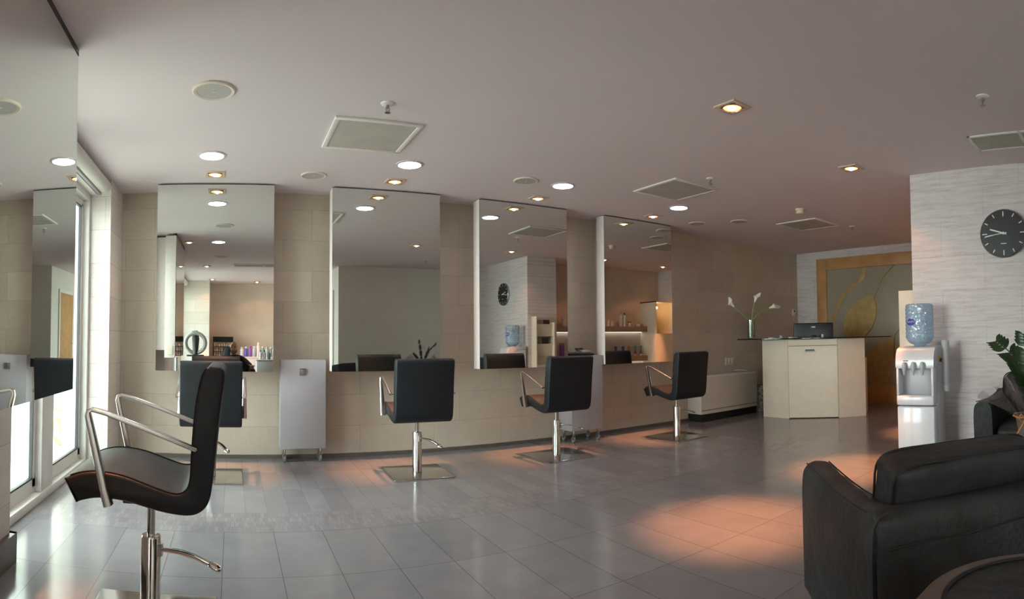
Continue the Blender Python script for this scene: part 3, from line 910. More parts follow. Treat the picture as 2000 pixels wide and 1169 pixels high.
def calla(label, pts, tip):
    t = thing('calla_lily', label, 'flower', (VX, VY, TZ), 0, 'white callas in the vase')
    MB().tube(bezier_chain(pts, 6), 0.0065, 8).build('stem', 'stem_green', t)
    # bloom: a flared funnel with a pointed lip
    d = (Vector(pts[-1]) - Vector(pts[-2])).normalized()
    d = (d + Vector(tip) * 0.5).normalized()
    q = Vector((0, 0, 1)).rotation_difference(d).to_matrix()
    fb = MB()
    rings = []
    for i in range(8):
        s = i / 7
        r = 0.010 + 0.036 * s ** 1.7
        ring = []
        for k in range(18):
            a = 2 * PI * k / 18
            lip = 0.055 * max(0, math.cos(a)) ** 3 * s ** 2
            p = Vector((r * math.cos(a) * (1 + 0.5 * lip * 8 * s), r * math.sin(a), 0.11 * s + lip - 0.03 * s * s * (1 - math.cos(a)) * 0.5))
            ring.append(fb.bm.verts.new(q @ p + Vector(pts[-1])))
        rings.append(ring)
    for a, c in zip(rings, rings[1:]):
        for k in range(18):
            fb.bm.faces.new((a[k], a[(k + 1) % 18], c[(k + 1) % 18], c[k]))
    bl = fb.build('bloom', 'white_flower', t, smooth=80)
    sf = bl.modifiers.new('thickness', 'SOLIDIFY'); sf.thickness = 0.003
    MB().tube([Vector(pts[-1]) + d * 0.02, Vector(pts[-1]) + d * 0.09], [0.006, 0.004], 8).build('spadix', 'yellow', t)
    return t


# directions across the view: along (0.62,-0.78) is right as seen from the camera
rt = Vector((0.62, -0.78, 0))
calla('white calla leaning left out of the vase', [(0.0, 0.02, 0.03), tuple(rt * -0.02 + Vector((0, 0, 0.24))), tuple(rt * -0.10 + Vector((0, 0, 0.33))), tuple(rt * -0.235 + Vector((0, 0, 0.46)))], (-0.2, 0.1, 0.5))
calla('tallest white calla standing in the middle of the vase', [(0.01, -0.01, 0.03), (0.015, -0.01, 0.25), tuple(rt * 0.035 + Vector((0, 0, 0.42))), tuple(rt * 0.06 + Vector((0, 0, 0.525)))], (0.25, -0.3, 0.4))
calla('white calla bending right out of the vase toward the monitor', [(-0.01, 0.0, 0.03), tuple(rt * 0.03 + Vector((0, 0, 0.25))), tuple(rt * 0.13 + Vector((0, 0, 0.37))), tuple(rt * 0.27 + Vector((0, 0, 0.435)))], (0.2, -0.25, -0.1))

# ------------------------------------------------------------------ water cooler (front faces local -y)
wc = thing('water_cooler', 'white floor-standing water cooler against the light stone wall', 'water cooler', (4.645, 1.80, 0), -PI / 2 + 0.05)
W2, DF, DB = 0.165, -0.175, 0.175
MB().box((-W2, -0.05, 0.0), (W2, DB, 0.98), 0.012, 3).build('casing', 'white_plastic', wc)
fas = [(DF, 0.855), (DF, 0.90), (DF + 0.012, 0.965), (DF + 0.045, 1.015), (DF + 0.10, 1.035), (DB, 1.04), (DB, 0.98), (-0.05, 0.975), (-0.05, 0.855)]
fo = MB().prism(bezier_chain(fas[:6], 4) + fas[6:], -W2 - 0.004, W2 + 0.004, lambda y, z, x: (x, y, z), bevel=0.012).build('top_fascia', 'white_plastic', wc, smooth=50)
MB().box((-0.10, DF - 0.001, 0.915), (-0.055, DF + 0.006, 0.922)).build('maker_mark', 'dark_edge', fo)
for x in (-0.05, 0.0, 0.05):
    MB().tube([(x + 0.06, DF + 0.002, 0.93), (x + 0.06, DF + 0.008, 0.93)], 0.004, 8).build('indicator', 'light_blue', fo)
MB().box((-W2, DF, 0.62), (-W2 + 0.022, -0.04, 0.86), 0.006).build('post', 'white_plastic', wc)
MB().box((W2 - 0.022, DF, 0.62), (W2, -0.04, 0.86), 0.006).build('post', 'white_plastic', wc)
MB().box((-W2 + 0.02, -0.062, 0.62), (W2 - 0.02, -0.045, 0.86), 0.003).build('recess_back', 'grey_plastic', wc)
dt = MB().box((-W2, DF - 0.008, 0.545), (W2, -0.04, 0.625), 0.014, 3).build('drip_tray', 'white_plastic', wc)
gl = MB()
for i in range(9):
    gl.box((-0.13, DF + 0.012 + i * 0.011, 0.624), (0.13, DF + 0.017 + i * 0.011, 0.628))
gl.build('drip_grille', 'grey_plastic', dt)
MB().box((-W2, DF + 0.004, 0.015), (W2, -0.04, 0.535), 0.014, 3).build('door', 'white_plastic', wc)
for x, c in ((-0.085, 'grey_plastic'), (-0.005, 'grey_plastic'), (0.075, 'grey_plastic')):
    tp = MB().lathe([(0, 0.80), (0.009, 0.80), (0.013, 0.83), (0.020, 0.85), (0.022, 0.875), (0.015, 0.905), (0, 0.912)], (x, DF - 0.018, 0), 16).build('tap', c, wc)
    MB().tube([(x, DF - 0.018, 0.862), (x, DF + 0.01, 0.862)], 0.011, 12).build('tap_stem', 'white_plastic', tp)
MB().tube([(W2 + 0.0035, 0.0, 0.93), (W2 + 0.006, 0.0, 0.93)], 0.024, 24).build('sticker', 'yellow', wc)
cdx, cdy = W2 + 0.055, 0.02
cd = MB().lathe([(0.030, 0.70), (0.034, 0.72), (0.034, 1.075), (0.030, 1.085), (0, 1.085)], (cdx, cdy, 0), 24).build('cup_dispenser', 'grey_plastic', wc)
MB().lathe([(0, 0.645), (0.022, 0.645), (0.029, 0.715), (0.027, 0.715), (0.02, 0.65), (0, 0.65)], (cdx, cdy, 0), 20).build('paper_cup', 'white_plastic', cd)
MB().box((W2 - 0.002, cdy - 0.012, 0.90), (cdx - 0.02, cdy + 0.012, 0.93), 0.003).build('holder_bracket', 'dark_edge', cd)

# bottle on the cooler
bt = thing('water_bottle', 'big ribbed light blue water bottle upside down on the cooler', 'bottle', (4.64, 1.80, 1.04), -PI / 2 + 0.05)
prof = [(0, 0.0), (0.05, 0.0), (0.055, 0.012), (0.085, 0.022), (0.108, 0.042), (0.119, 0.066)]
z = 0.072
for i in range(8):
    prof += [(0.122, z), (0.1235, z + 0.014), (0.119, z + 0.026)]
    z += 0.033
prof += [(0.121, z), (0.117, z + 0.020), (0.10, z + 0.028), (0, z + 0.028)]
MB().lathe(prof, seg=40).build('shell', 'water', bt, smooth=60)
lb = MB()
gr_ = []
for k in range(20):
    a = 2 * PI * k / 20
    th_ = -PI / 2 - 0.32 + 0.36 * math.cos(a) * 0.95
    gr_.append(lb.bm.verts.new((0.1275 * math.cos(th_), 0.1275 * math.sin(th_), 0.205 + 0.03 * math.sin(a))))
lb.bm.faces.new(gr_)
lbo = lb.build('label', 'blue_label', bt, smooth=0)
lbm = lbo.modifiers.new('thickness', 'SOLIDIFY'); lbm.thickness = 0.001
sq = [(-PI / 2 - 0.60 + 0.056 * i, 0.205 + 0.009 * math.sin(i * 1.9) + 0.002 * i * 0.3) for i in range(11)]
MB().tube([(0.1292 * math.cos(a), 0.1292 * math.sin(a), zz) for a, zz in sq], 0.0018, 6).build('script_mark', 'clock_white', lbo)

# ------------------------------------------------------------------ wall clock (on the right wall, faces -X)
cl = thing('wall_clock', 'round black wall clock with white strokes on the light stone wall', 'clock', (4.86, 1.075, 1.995), -PI / 2)
R = 0.211
rx = Matrix.Rotation(PI / 2, 3, 'X')         # lathe axis along -y
MB().lathe([(0, 0.0), (R, 0.0), (R, 0.028), (R - 0.006, 0.034), (R - 0.010, 0.030), (0, 0.030)], seg=64, mtx=rx).build('case', 'satin', cl)
fc = MB().lathe([(0, 0.0305), (R - 0.008, 0.0305), (R - 0.008, 0.033), (0, 0.033)], seg=64, mtx=rx).build('face', 'clock_black', cl)
for k in range(12):
    a = 2 * PI * k / 12
    L = 0.045 if k % 3 == 0 else 0.032
    rm = Matrix.Rotation(a, 3, 'Y')
    MB().box((-0.004, -0.0345, R - 0.02 - L), (0.004, -0.0332, R - 0.02), rot=rm, pivot=(0, 0, 0)).build('hour_mark', 'clock_white', fc)


def hand(name, ang, L, w):
    rm = Matrix.Rotation(math.radians(ang), 3, 'Y')
    MB().box((-w / 2, -0.041, -0.03), (w / 2, -0.0375, L), rot=rm, pivot=(0, 0, 0)).build(name, 'clock_white', cl)


hand('hour_hand', -72, 0.125, 0.011)
hand('minute_hand', -98, 0.165, 0.009)
hand('second_hand', -100, 0.175, 0.003)
MB().tube([(0, -0.043, 0), (0, -0.034, 0)], 0.012, 16).build('hub', 'clock_white', cl)
MB().box((-0.024, -0.0345, -0.092), (0.024, -0.0332, -0.086)).build('maker_mark', 'clock_white', fc)

# ------------------------------------------------------------------ cream brochure rack on the short wall
rk = thing('brochure_rack', 'tall cream brochure rack beside the water cooler', 'rack', (5.12, 1.948, 0))
for x0 in (-0.19, 0.17):
    MB().box((x0, 0.0, 0), (x0 + 0.02, 0.17, 1.55 if x0 < 0 else 1.45), 0.002).build('side_panel', 'cream', rk)
MB().box((-0.17, 0.0, 0), (0.17, 0.015, 1.45), 0.001).build('back_panel', 'cream', rk)
for k, z0 in enumerate((0.16, 0.52, 0.88, 1.22)):
    rm = Matrix.Rotation(math.radians(-12), 3, 'X')
    MB().box((-0.17, 0.09, z0), (0.17, 0.105, z0 + 0.20), 0.001, rot=rm).build('pocket_front', 'cream', rk)
    MB().box((-0.17, 0.015, z0 - 0.012), (0.17, 0.13, z0), 0.001).build('pocket_floor', 'cream', rk)
for x, z0, m_, lab in ((-0.08, 0.885, 'paper_grey', 'grey brochure in the left half of the rack pocket'), (0.06, 0.885, 'paper_dark', 'dark photo brochure in the middle rack pocket'),
                       (-0.06, 1.225, 'paper_grey', 'pale brochure in the top rack pocket'), (0.08, 1.225, 'paper_dark', 'dark brochure in the top rack pocket')):
    tag(MB().box((-0.065, -0.004, 0), (0.065, 0.004, 0.30 if z0 < 1 else 0.27)).build('brochure', m_, None, (5.12 + x, 1.948 + 0.06, z0)), lab, 'brochure', 'brochures in the rack')

# ------------------------------------------------------------------ shelves and products on the shelf wall (seen in the mirrors)
for z0, lab in ((1.29, 'upper taupe wall shelf carrying white bottles, seen in the mirrors'), (0.69, 'lower taupe wall shelf carrying coloured tubes, seen in the mirrors')):
    s = thing('wall_shelf_board', lab, 'shelf', (6.80, 1.30, z0))
    MB().box((-1.15, 0.0, 0.0), (1.15, 0.24, 0.11), 0.003).build('board', 'taupe_shelf', s)
    MB().box((-1.15, 0.02, -0.006), (1.15, 0.05, -0.0005)).build('light_strip', 'strip_light', s)


def tube_product(label, x, body, cap='white_plastic', h=0.19, second=None):
    t = thing('cosmetic_tube', label, 'tube', (x, 1.43, 0.80), 0, 'coloured tubes on the lower shelf')
    MB().lathe([(0, 0), (0.022, 0), (0.024, 0.03), (0, 0.03)], seg=16).build('cap', cap, t)
    n = 12
    m = MB()
    rings = []
    for i in range(7):
        s = i / 6
        ring = [m.bm.verts.new(((0.026 + 0.012 * s) * math.cos(2 * PI * k / n), 0.026 * (1 - 0.93 * s) * math.sin(2 * PI * k / n), 0.03 + (h - 0.03) * s)) for k in range(n)]
        rings.append(ring)
    for a, c in zip(rings, rings[1:]):
        for k in range(n): m.bm.faces.new((a[k], a[(k + 1) % n], c[(k + 1) % n], c[k]))
    m.bm.faces.new(rings[0][::-1]); m.bm.faces.new(rings[-1])
    m.build('body', body, t)
    if second:
        MB().lathe([(0.0268, 0.035), (0.0295, 0.095), (0.0262, 0.095), (0.0262, 0.035)], seg=16).build('band', second, t)
    return t


tube_product('slim blue tube, leftmost on the lower shelf', 7.19, 'blue', h=0.20)
tube_product('wide blue tube with white cap on the lower shelf', 7.38, 'blue', h=0.20)
tube_product('copper brown tube on the lower shelf', 7.53, 'orange', h=0.20)
tube_product('teal tube with crimson base on the lower shelf', 7.70, 'teal', h=0.20, second='red')
tube_product('teal and crimson tube nearest the cabinet on the lower shelf', 7.86, 'teal', h=0.20, second='red')


def bottle(name, label, p, h, r, body, cap, group, neck=0.35):
    t = thing(name, label, 'bottle', p, 0, group)
    MB().lathe([(0, 0), (r * 0.95, 0), (r, 0.01), (r, h * 0.72), (r * 0.85, h * 0.78), (r * neck, h * 0.82), (r * neck, h * 0.86), (0, h * 0.86)], seg=18).build('body', body, t)
    MB().lathe([(0, h * 0.855), (r * (neck + 0.1), h * 0.855), (r * (neck + 0.06), h), (0, h)], seg=14).build('cap', cap, t)
    return t


GU = 'bottles on the upper shelf'
bottle('spray_bottle', 'small white bottle, leftmost on the upper shelf', (7.02, 1.42, 1.40), 0.17, 0.03, 'white_plastic', 'grey_plastic', GU)
bottle('spray_bottle', 'short white bottle beside the leftmost one on the upper shelf', (7.11, 1.43, 1.40), 0.12, 0.03, 'white_plastic', 'white_plastic', GU)
bottle('spray_bottle', 'tall slim white bottle with silver cap on the upper shelf', (7.34, 1.42, 1.40), 0.30, 0.03, 'white_plastic', 'satin', GU)
bottle('spray_bottle', 'tall slim white bottle with dark cap on the upper shelf', (7.43, 1.43, 1.40), 0.28, 0.03, 'white_plastic', 'black_plastic', GU)
bottle('cream_jar', 'small dark capped jar on the upper shelf', (7.57, 1.42, 1.40), 0.10, 0.036, 'white_plastic', 'black_plastic', GU, 0.85)
bottle('cream_jar', 'low white jar near the cabinet end of the upper shelf', (7.80, 1.42, 1.40), 0.05, 0.06, 'white_plastic', 'ivory', GU, 0.85)
bottle('spray_bottle', 'white bottle at the clock end of the upper shelf', (5.95, 1.42, 1.40), 0.16, 0.045, 'white_plastic', 'white_plastic', GU, 0.8)
bottle('shampoo_bottle', 'purple bottle with grey top on the lower shelf beside the rack', (5.90, 1.42, 0.80), 0.28, 0.05, 'purple', 'silver_grey', 'bottles on the lower shelf', 0.9)

cb = thing('display_cabinet', 'tall cream cabinet with a lit niche at the end of the shelves', 'cabinet', (8.21, 1.302, 0))
MB().box((-0.25, 0.0, 0), (0.25, 0.5, 1.25), 0.003).build('lower_body', 'cream', cb)
MB().box((-0.25, 0.0, 1.25), (-0.23, 0.5, 1.92)).box((0.23, 0.0, 1.25), (0.25, 0.5, 1.92)).box((-0.25, 0.0, 1.90), (0.25, 0.5, 1.92)).box((-0.23, 0.0, 1.25), (0.23, 0.02, 1.90)).build('niche', 'cream', cb)
nl = bpy.data.lights.new('niche_lamp', 'POINT'); nl.energy = 1.4; nl.color = (1, 0.6, 0.28); nl.shadow_soft_size = 0.02
no = bpy.data.objects.new('niche_lamp', nl); COL.objects.link(no); no.parent = cb; no.location = (0, 0.25, 1.80)
pc = thing('framed_print', 'small pinkish framed print in the lit niche of the cabinet', 'picture', (8.21, 1.38, 1.252))
MB().box((-0.15, 0.0, 0), (0.15, 0.02, 0.36), 0.003).build('frame', 'white_plastic', pc)
MB().box((-0.13, 0.0205, 0.02), (0.13, 0.023, 0.34)).build('print', 'paper_pink', pc, smooth=0)

# ------------------------------------------------------------------ ceiling fittings


def led(label, x, y):
    t = thing('round_downlight', label, 'ceiling light', (x, y, CH), 0, 'round white downlights')
    MB().lathe([(0.092, 0), (0.115, 0), (0.115, -0.006), (0.094, -0.010), (0.092, -0.004)], seg=40).build('trim_ring', 'white_plastic', t)
    MB().lathe([(0, -0.001), (0.092, -0.001), (0.092, -0.006), (0, -0.006)], seg=40).build('diffuser', 'led', t, smooth=0)


led('round white downlight above the leftmost wall mirror', -0.176, 4.466)
led('round white downlight beside the large square ceiling diffuser, before the second mirror', 1.425, 4.455)
led('round white downlight in front of the third wall mirror', 2.93, 4.475)
led('round white downlight in front of the mirror nearest the heater', 4.46, 4.48)
led('round white downlight above the foreground chair, seen only in the mirrors', -0.22, 2.05)


def halogen(label, x, y, watt=1.0, tilt=(0, 0)):
    t = thing('halogen_spotlight', label, 'spotlight', (x, y, CH), 0, 'square halogen ceiling spots')
    f = MB()
    a, c = 0.085, 0.062
    for s in (-1, 1):
        f.box((-a, s * c if s > 0 else -a, -0.010), (a, a if s > 0 else -c, 0), 0.002)
        f.box((s * c if s > 0 else -a, -c, -0.010), (a if s > 0 else -c, c, 0), 0.002)
    f.build('frame', 'halogen_frame', t)
    MB().box((-c, -c, -0.003), (c, c, 0)).build('well', 'reflector', t, smooth=0)
    MB().lathe([(0.058, -0.003), (0.062, -0.003), (0.062, -0.012), (0.060, -0.014), (0.058, -0.010)], seg=28).build('lamp_ring', 'reflector', t)
    MB().lathe([(0.016, -0.0035), (0.058, -0.0035), (0.057, -0.007), (0.018, -0.012), (0.016, -0.006)], seg=28).build('lamp_reflector', 'halogen_glow', t)
    MB().lathe([(0, -0.004), (0.026, -0.004), (0.026, -0.014), (0.016, -0.022), (0, -0.025)], seg=18).build('bulb', 'halogen', t)
    for nm, pw, ang, bl in (('halogen_beam', HALOGEN_W, 33, 1.0), ('halogen_spill', SPILL_W, 116, 0.25)):
        l = bpy.data.lights.new(nm, 'SPOT')
        l.energy = pw * watt; l.color = HALOGEN_RGB
        l.spot_size = math.radians(ang); l.spot_blend = bl; l.shadow_soft_size = 0.035
        o = bpy.data.objects.new(nm, l); COL.objects.link(o); o.parent = t
        o.location = (0, 0, -0.035)


halogen('square halogen spot close to the leftmost wall mirror', -0.165, 4.97)
halogen('square halogen spot close to the second wall mirror from the window', 1.445, 4.96)
halogen('square halogen spot close to the third wall mirror', 2.965, 5.0)
halogen('square halogen spot close to the wall mirror nearest the heater', 4.53, 4.985)
halogen('square halogen spot in the middle of the ceiling, the nearest one in sight', 2.747, 2.271, 1.5)
halogen('square halogen spot on the ceiling left of the light stone wall corner', 4.37, 2.293, 1.5)
halogen('square halogen spot above the foreground chair, shown by the mirrors', -0.66, 2.04, 0.8)
halogen('square halogen spot over the passage to the shelves, shown by the last mirror', 6.3, 2.25, 1.5)
halogen('square halogen spot over the far end of the shelf wall', 7.9, 2.1, 1.5)
halogen('square halogen spot behind the camera midway to the rear wall', -0.52, -0.76)
halogen('square halogen spot beside the rear column', -0.50, -3.22, 1.5)
halogen('square halogen spot along the rear wall right of the column', 0.6, -3.75, 1.3)
halogen('square halogen spot along the rear wall farthest from the column', 1.55, -3.75, 1.3)


def ceiling_speaker(label, x, y, r=0.125):
    t = thing('ceiling_speaker', label, 'speaker', (x, y, CH), 0, 'round ceiling speakers')
    MB().lathe([(r * 0.80, 0), (r, 0), (r, -0.007), (r * 0.93, -0.012), (r * 0.80, -0.008)], seg=40).build('rim', 'speaker_rim', t)
    MB().lathe([(0, -0.007), (r * 0.81, -0.007), (r * 0.81, -0.002), (0, -0.002)], seg=40).build('grille', 'speaker_mesh', t)
    MB().lathe([(0, -0.009), (0.008, -0.009), (0.008, -0.006), (0, -0.006)], seg=12).build('badge', 'ivory', t)


ceiling_speaker('large round ceiling speaker with ivory rim above the foreground', -0.121, 3.287, 0.128)
ceiling_speaker('round ceiling speaker between the first two wall mirrors', 0.70, 4.94, 0.115)
ceiling_speaker('round ceiling speaker beside the downlight of the third mirror', 2.545, 4.50, 0.115)
ceiling_speaker('round ceiling speaker over the wall just past the last mirror', 5.26, 4.957, 0.115)
ceiling_speaker('round ceiling speaker past the last mirror, farther out from the wall', 5.55, 4.50, 0.115)
ceiling_speaker('round ceiling speaker behind the camera, shown in the first mirror', -0.21, 0.52, 0.115)


def diffuser(label, x, y, s=0.60):
    t = thing('air_diffuser', label, 'air vent', (x, y, CH), 0, 'square perforated air diffusers')
    h_, q = s / 2, s / 2 - 0.035
    f = MB().box((-h_, -h_, -0.014), (h_, -q, 0), 0.003).box((-h_, q, -0.014), (h_, h_, 0), 0.003).box((-h_, -q, -0.014), (-q, q, 0), 0.003).box((q, -q, -0.014), (h_, q, 0), 0.003)
    f.build('frame', 'white_paint', t)
    pm = MB().box((-q, -q, -0.010), (q, q, -0.002))
    pm.build('perforated_plate', 'vent_mesh', t, smooth=0)


diffuser('large square air diffuser nearest the foreground, beside a sprinkler', 0.95, 3.89)
diffuser('square air diffuser in the middle of the ceiling, right of the last downlight', 3.90, 3.95)
diffuser('square air diffuser farthest away, under the smoke detector', 6.28, 3.95)


def linear_vent(label, x0, x1, y0, y1, along):
    t = thing('linear_vent', label, 'air vent', ((x0 + x1) / 2, (y0 + y1) / 2, CH), 0, 'slotted ceiling vents')
    a, c = (x1 - x0) / 2, (y1 - y0) / 2
    f = MB().box((-a, -c, -0.012), (a, -c + 0.025, 0), 0.002).box((-a, c - 0.025, -0.012), (a, c, 0), 0.002).box((-a, -c, -0.012), (-a + 0.025, c, 0), 0.002).box((a - 0.025, -c, -0.012), (a, c, 0), 0.002)
    if along == 'Y': f.box((-a, -0.012 + c * 0.35, -0.011), (a, 0.012 + c * 0.35, 0))
    else: f.box((-0.012, -c, -0.011), (0.012, c, 0))
    f.build('frame', 'white_paint', t)
    s = MB()
    if along == 'Y':
        n = int((2 * a - 0.05) / 0.022)
        for i in range(n):
            xx = -a + 0.028 + i * 0.022
            s.box((xx, -c + 0.02, -0.009), (xx + 0.012, c - 0.02, -0.003))
    else:
        n = int((2 * c - 0.05) / 0.022)
        for i in range(n):
            yy = -c + 0.028 + i * 0.022
            s.box((-a + 0.02, yy, -0.009), (a - 0.02, yy + 0.012, -0.003))
    s.build('slats', 'vent_mesh', t, smooth=0)
    MB().box((-a + 0.02, -c + 0.02, -0.0025), (a - 0.02, c - 0.02, -0.0005)).build('duct', 'dark_edge', t, smooth=0)


linear_vent('slotted ceiling vent above the clock at the right edge', 4.06, 4.42, -0.05, 1.165, 'Y')
linear_vent('slotted ceiling vent behind the camera, shown in the first mirror', 0.0, 1.2, -0.74, -0.42, 'X')


def sprinkler(label, x, y):
    t = thing('fire_sprinkler', label, 'sprinkler', (x, y, CH), 0, 'ceiling fire sprinklers')
    MB().lathe([(0, 0), (0.042, 0), (0.040, -0.006), (0.024, -0.012), (0, -0.012)], seg=24).build('escutcheon', 'white_paint', t)
    MB().tube([(0, 0, -0.01), (0, 0, -0.028)], 0.011, 12).tube([(-0.010, 0, -0.026), (-0.013, 0, -0.04), (0, 0, -0.056)], 0.003, 6).tube([(0.010, 0, -0.026), (0.013, 0, -0.04), (0, 0, -0.056)], 0.003, 6).tube([(0, 0, -0.028), (0, 0, -0.052)], 0.003, 6).build('head', 'satin', t)
    MB().lathe([(0, -0.055), (0.018, -0.056), (0.018, -0.059), (0, -0.060)], seg=16).build('deflector', 'satin', t)


sprinkler('small fire sprinkler beside the nearest square diffuser', 0.925, 3.336)
sprinkler('small fire sprinkler beside the middle square diffuser', 3.856, 3.457)
sprinkler('small fire sprinkler near the slotted vent at the upper right', 3.401, 0.866)
sprinkler('small fire sprinkler beside the farthest square diffuser', 6.75, 3.55)
sm_ = thing('smoke_detector', 'ivory smoke detector hanging by the farthest square diffuser', 'smoke detector', (5.469, 3.547, CH))
MB().lathe([(0, 0), (0.055, 0), (0.055, -0.018), (0, -0.018)], seg=28).build('base', 'ivory', sm_)
MB().lathe([(0, -0.018), (0.048, -0.018), (0.05, -0.04), (0.042, -0.055), (0, -0.058)], seg=28).build('sensor_head', 'ivory', sm_)

# ------------------------------------------------------------------ armchairs of aged black leather (face local +y)


def armchair(label, loc, rotz):
    t = thing('leather_armchair', label, 'armchair', loc, rotz, 'aged black leather armchairs')
    W, D = 0.86, 0.86
    for s in (-1, 1):
        x = s * (W / 2 - 0.07)
        prof = bezier_chain([(-0.07, 0.05), (-0.072, 0.30), (-0.070, 0.52), (-0.05, 0.585), (0.0, 0.605), (0.05, 0.585), (0.068, 0.52), (0.066, 0.30), (0.06, 0.05)], 4)
        # arm swept front to back, slightly fuller and lower at the front
        m = MB()
        rings = []
        for i in range(15):
            y = -D / 2 + 0.02 + (D - 0.02) * i / 14
            k = 1 - 0.035 * math.sin(PI * i / 14) + 0.008 * math.sin(i * 1.7 + s)
            e = 1.0 if i < 14 else 0.985
            rings.append([m.bm.verts.new((x + u * e * (1 + 0.03 * math.sin(i * 1.3)), y, 0.05 + (z - 0.05) * k * e)) for u, z in prof])
        for a, c in zip(rings, rings[1:]):
            for k in range(len(prof)):
                k2 = (k + 1) % len(prof)
                m.bm.faces.new((a[k], a[k2], c[k2], c[k]))
        m.bm.faces.new(rings[0][::-1]); m.bm.faces.new(rings[-1])
        arm = m.build('arm', 'aged', t, smooth=60)
        sm = MB()
        for uz in (prof[12], prof[20]):
            sm.tube([(x + uz[0] * 1.01, -D / 2 + 0.03 + (D - 0.05) * i / 10, 0.05 + (uz[1] - 0.045) * (1 - 0.035 * math.sin(PI * i / 10))) for i in range(11)], 0.003, 6)
        sm.build('arm_seam', 'black_matte', arm)
    bk = bezier_chain([(-0.43, 0.05), (-0.43, 0.35), (-0.425, 0.53), (-0.40, 0.595), (-0.35, 0.605), (-0.315, 0.57), (-0.30, 0.45), (-0.29, 0.05)], 4)
    bo = MB().prism(bk, -W / 2 + 0.012, W / 2 - 0.012, lambda y, z, x: (x, y, z), bevel=0.02).build('back_frame', 'aged', t, smooth=60)
    MB().tube([(x, -0.432, 0.50 + 0.004 * math.sin(x * 20)) for x in [-0.40 + 0.1 * i for i in range(9)]], 0.003, 6).build('back_seam', 'black_matte', bo)
    MB().box((-W / 2 + 0.13, -0.30, 0.06), (W / 2 - 0.13, 0.40, 0.28), 0.03, 3).build('seat_base', 'aged', t, smooth=60)
    MB().puff((0, 0.07, 0.345), (0.60, 0.70, 0.17), 0.32, wob=0.006, seed=2).build('seat_cushion', 'aged', t, smooth=80)
    rm = Matrix.Rotation(math.radians(10), 3, 'X')
    bc = MB().puff((0, -0.235, 0.56), (0.66, 0.20, 0.36), 0.30, rot=rm, wob=0.016, seed=5, nu=40, nv=24).build('back_cushion', 'aged', t, smooth=80)
    wl = MB()
    for yo in (-0.075, 0.075):
        loop = []
        for k in range(41):
            a = 2 * PI * k / 40
            sg = lambda v, p=0.30: math.copysign(abs(v) ** p, v)
            p = rm @ Vector((0.325 * sg(math.cos(a)), yo, 0.176 * sg(math.sin(a))))
            loop.append(p + Vector((0, -0.235, 0.56)))
        wl.tube(loop, 0.0045, 6)
    wl.build('welt', 'black_matte', bc)
    for x in (-0.34, 0.34):
        for y in (-0.34, 0.34):
            MB().lathe([(0, 0), (0.02, 0), (0.026, 0.055), (0, 0.055)], (x, y, 0), 14).build('foot', 'black_matte', t)
    return t


armchair('aged black leather armchair in the right foreground, seen from behind', (2.158, 0.792, 0), -math.radians(42.3))
armchair('dark leather armchair against the light stone wall behind the wrapped plant', (4.38, 0.72, 0), PI / 2 + 0.03).scale = (1, 1, 1.10)
armchair('dark leather armchair under the seated man, seen in the first mirror', (0.02, -0.78, 0), 0.0)

# round stool at the lower right corner
st = thing('round_stool', 'round brown-grey leather stool cut off at the bottom right corner', 'stool', (1.12, 0.20, 0))
MB().lathe([(0, 0.43), (0.24, 0.43), (0.268, 0.48), (0.272, 0.54), (0.262, 0.59), (0.235, 0.620), (0.20, 0.63), (0.185, 0.626)], seg=56).build('rim', 'brown_leather', st, smooth=70)
MB().lathe([(0.188, 0.624), (0.16, 0.622), (0.08, 0.616), (0, 0.614)], seg=56).build('seat', 'aged', st, smooth=70)
MB().tube([(0.189 * math.cos(2 * PI * k / 48), 0.189 * math.sin(2 * PI * k / 48), 0.627) for k in range(49)], 0.004, 8).build('piping', 'black_matte', st)
MB().cyl((0, 0, 0.03), (0, 0, 0.43), 0.03, 20).build('post', 'chrome', st)
MB().lathe([(0, 0), (0.20, 0), (0.20, 0.012), (0.05, 0.035), (0, 0.035)], seg=40).build('base', 'chrome', st)

# ------------------------------------------------------------------ wrapped potted plant on a low table in the waiting corner
PX, PY = 3.42, 0.60
tb = thing('side_table', 'low dark side table under the wrapped plant', 'table', (PX, PY, 0))
MB().box((-0.24, -0.24, 0.40), (0.24, 0.24, 0.43), 0.006).build('tabletop', 'black_plastic', tb)
for x in (-0.2, 0.2):
    for y in (-0.2, 0.2):
        MB().box((x - 0.018, y - 0.018, 0), (x + 0.018, y + 0.018, 0.40), 0.003).build('leg', 'black_plastic', tb)
pt_ = thing('potted_plant', 'potted plant with glossy dark green leaflets at the right edge', 'plant', (PX, PY, 0.43))
MB().lathe([(0, 0), (0.085, 0), (0.115, 0.20), (0.12, 0.20), (0.12, 0.215), (0.10, 0.215), (0.10, 0.19), (0, 0.19)], seg=28).build('pot', 'pot', pt_)
MB().lathe([(0, 0.19), (0.1, 0.185)], seg=20).build('soil', 'black_matte', pt_)


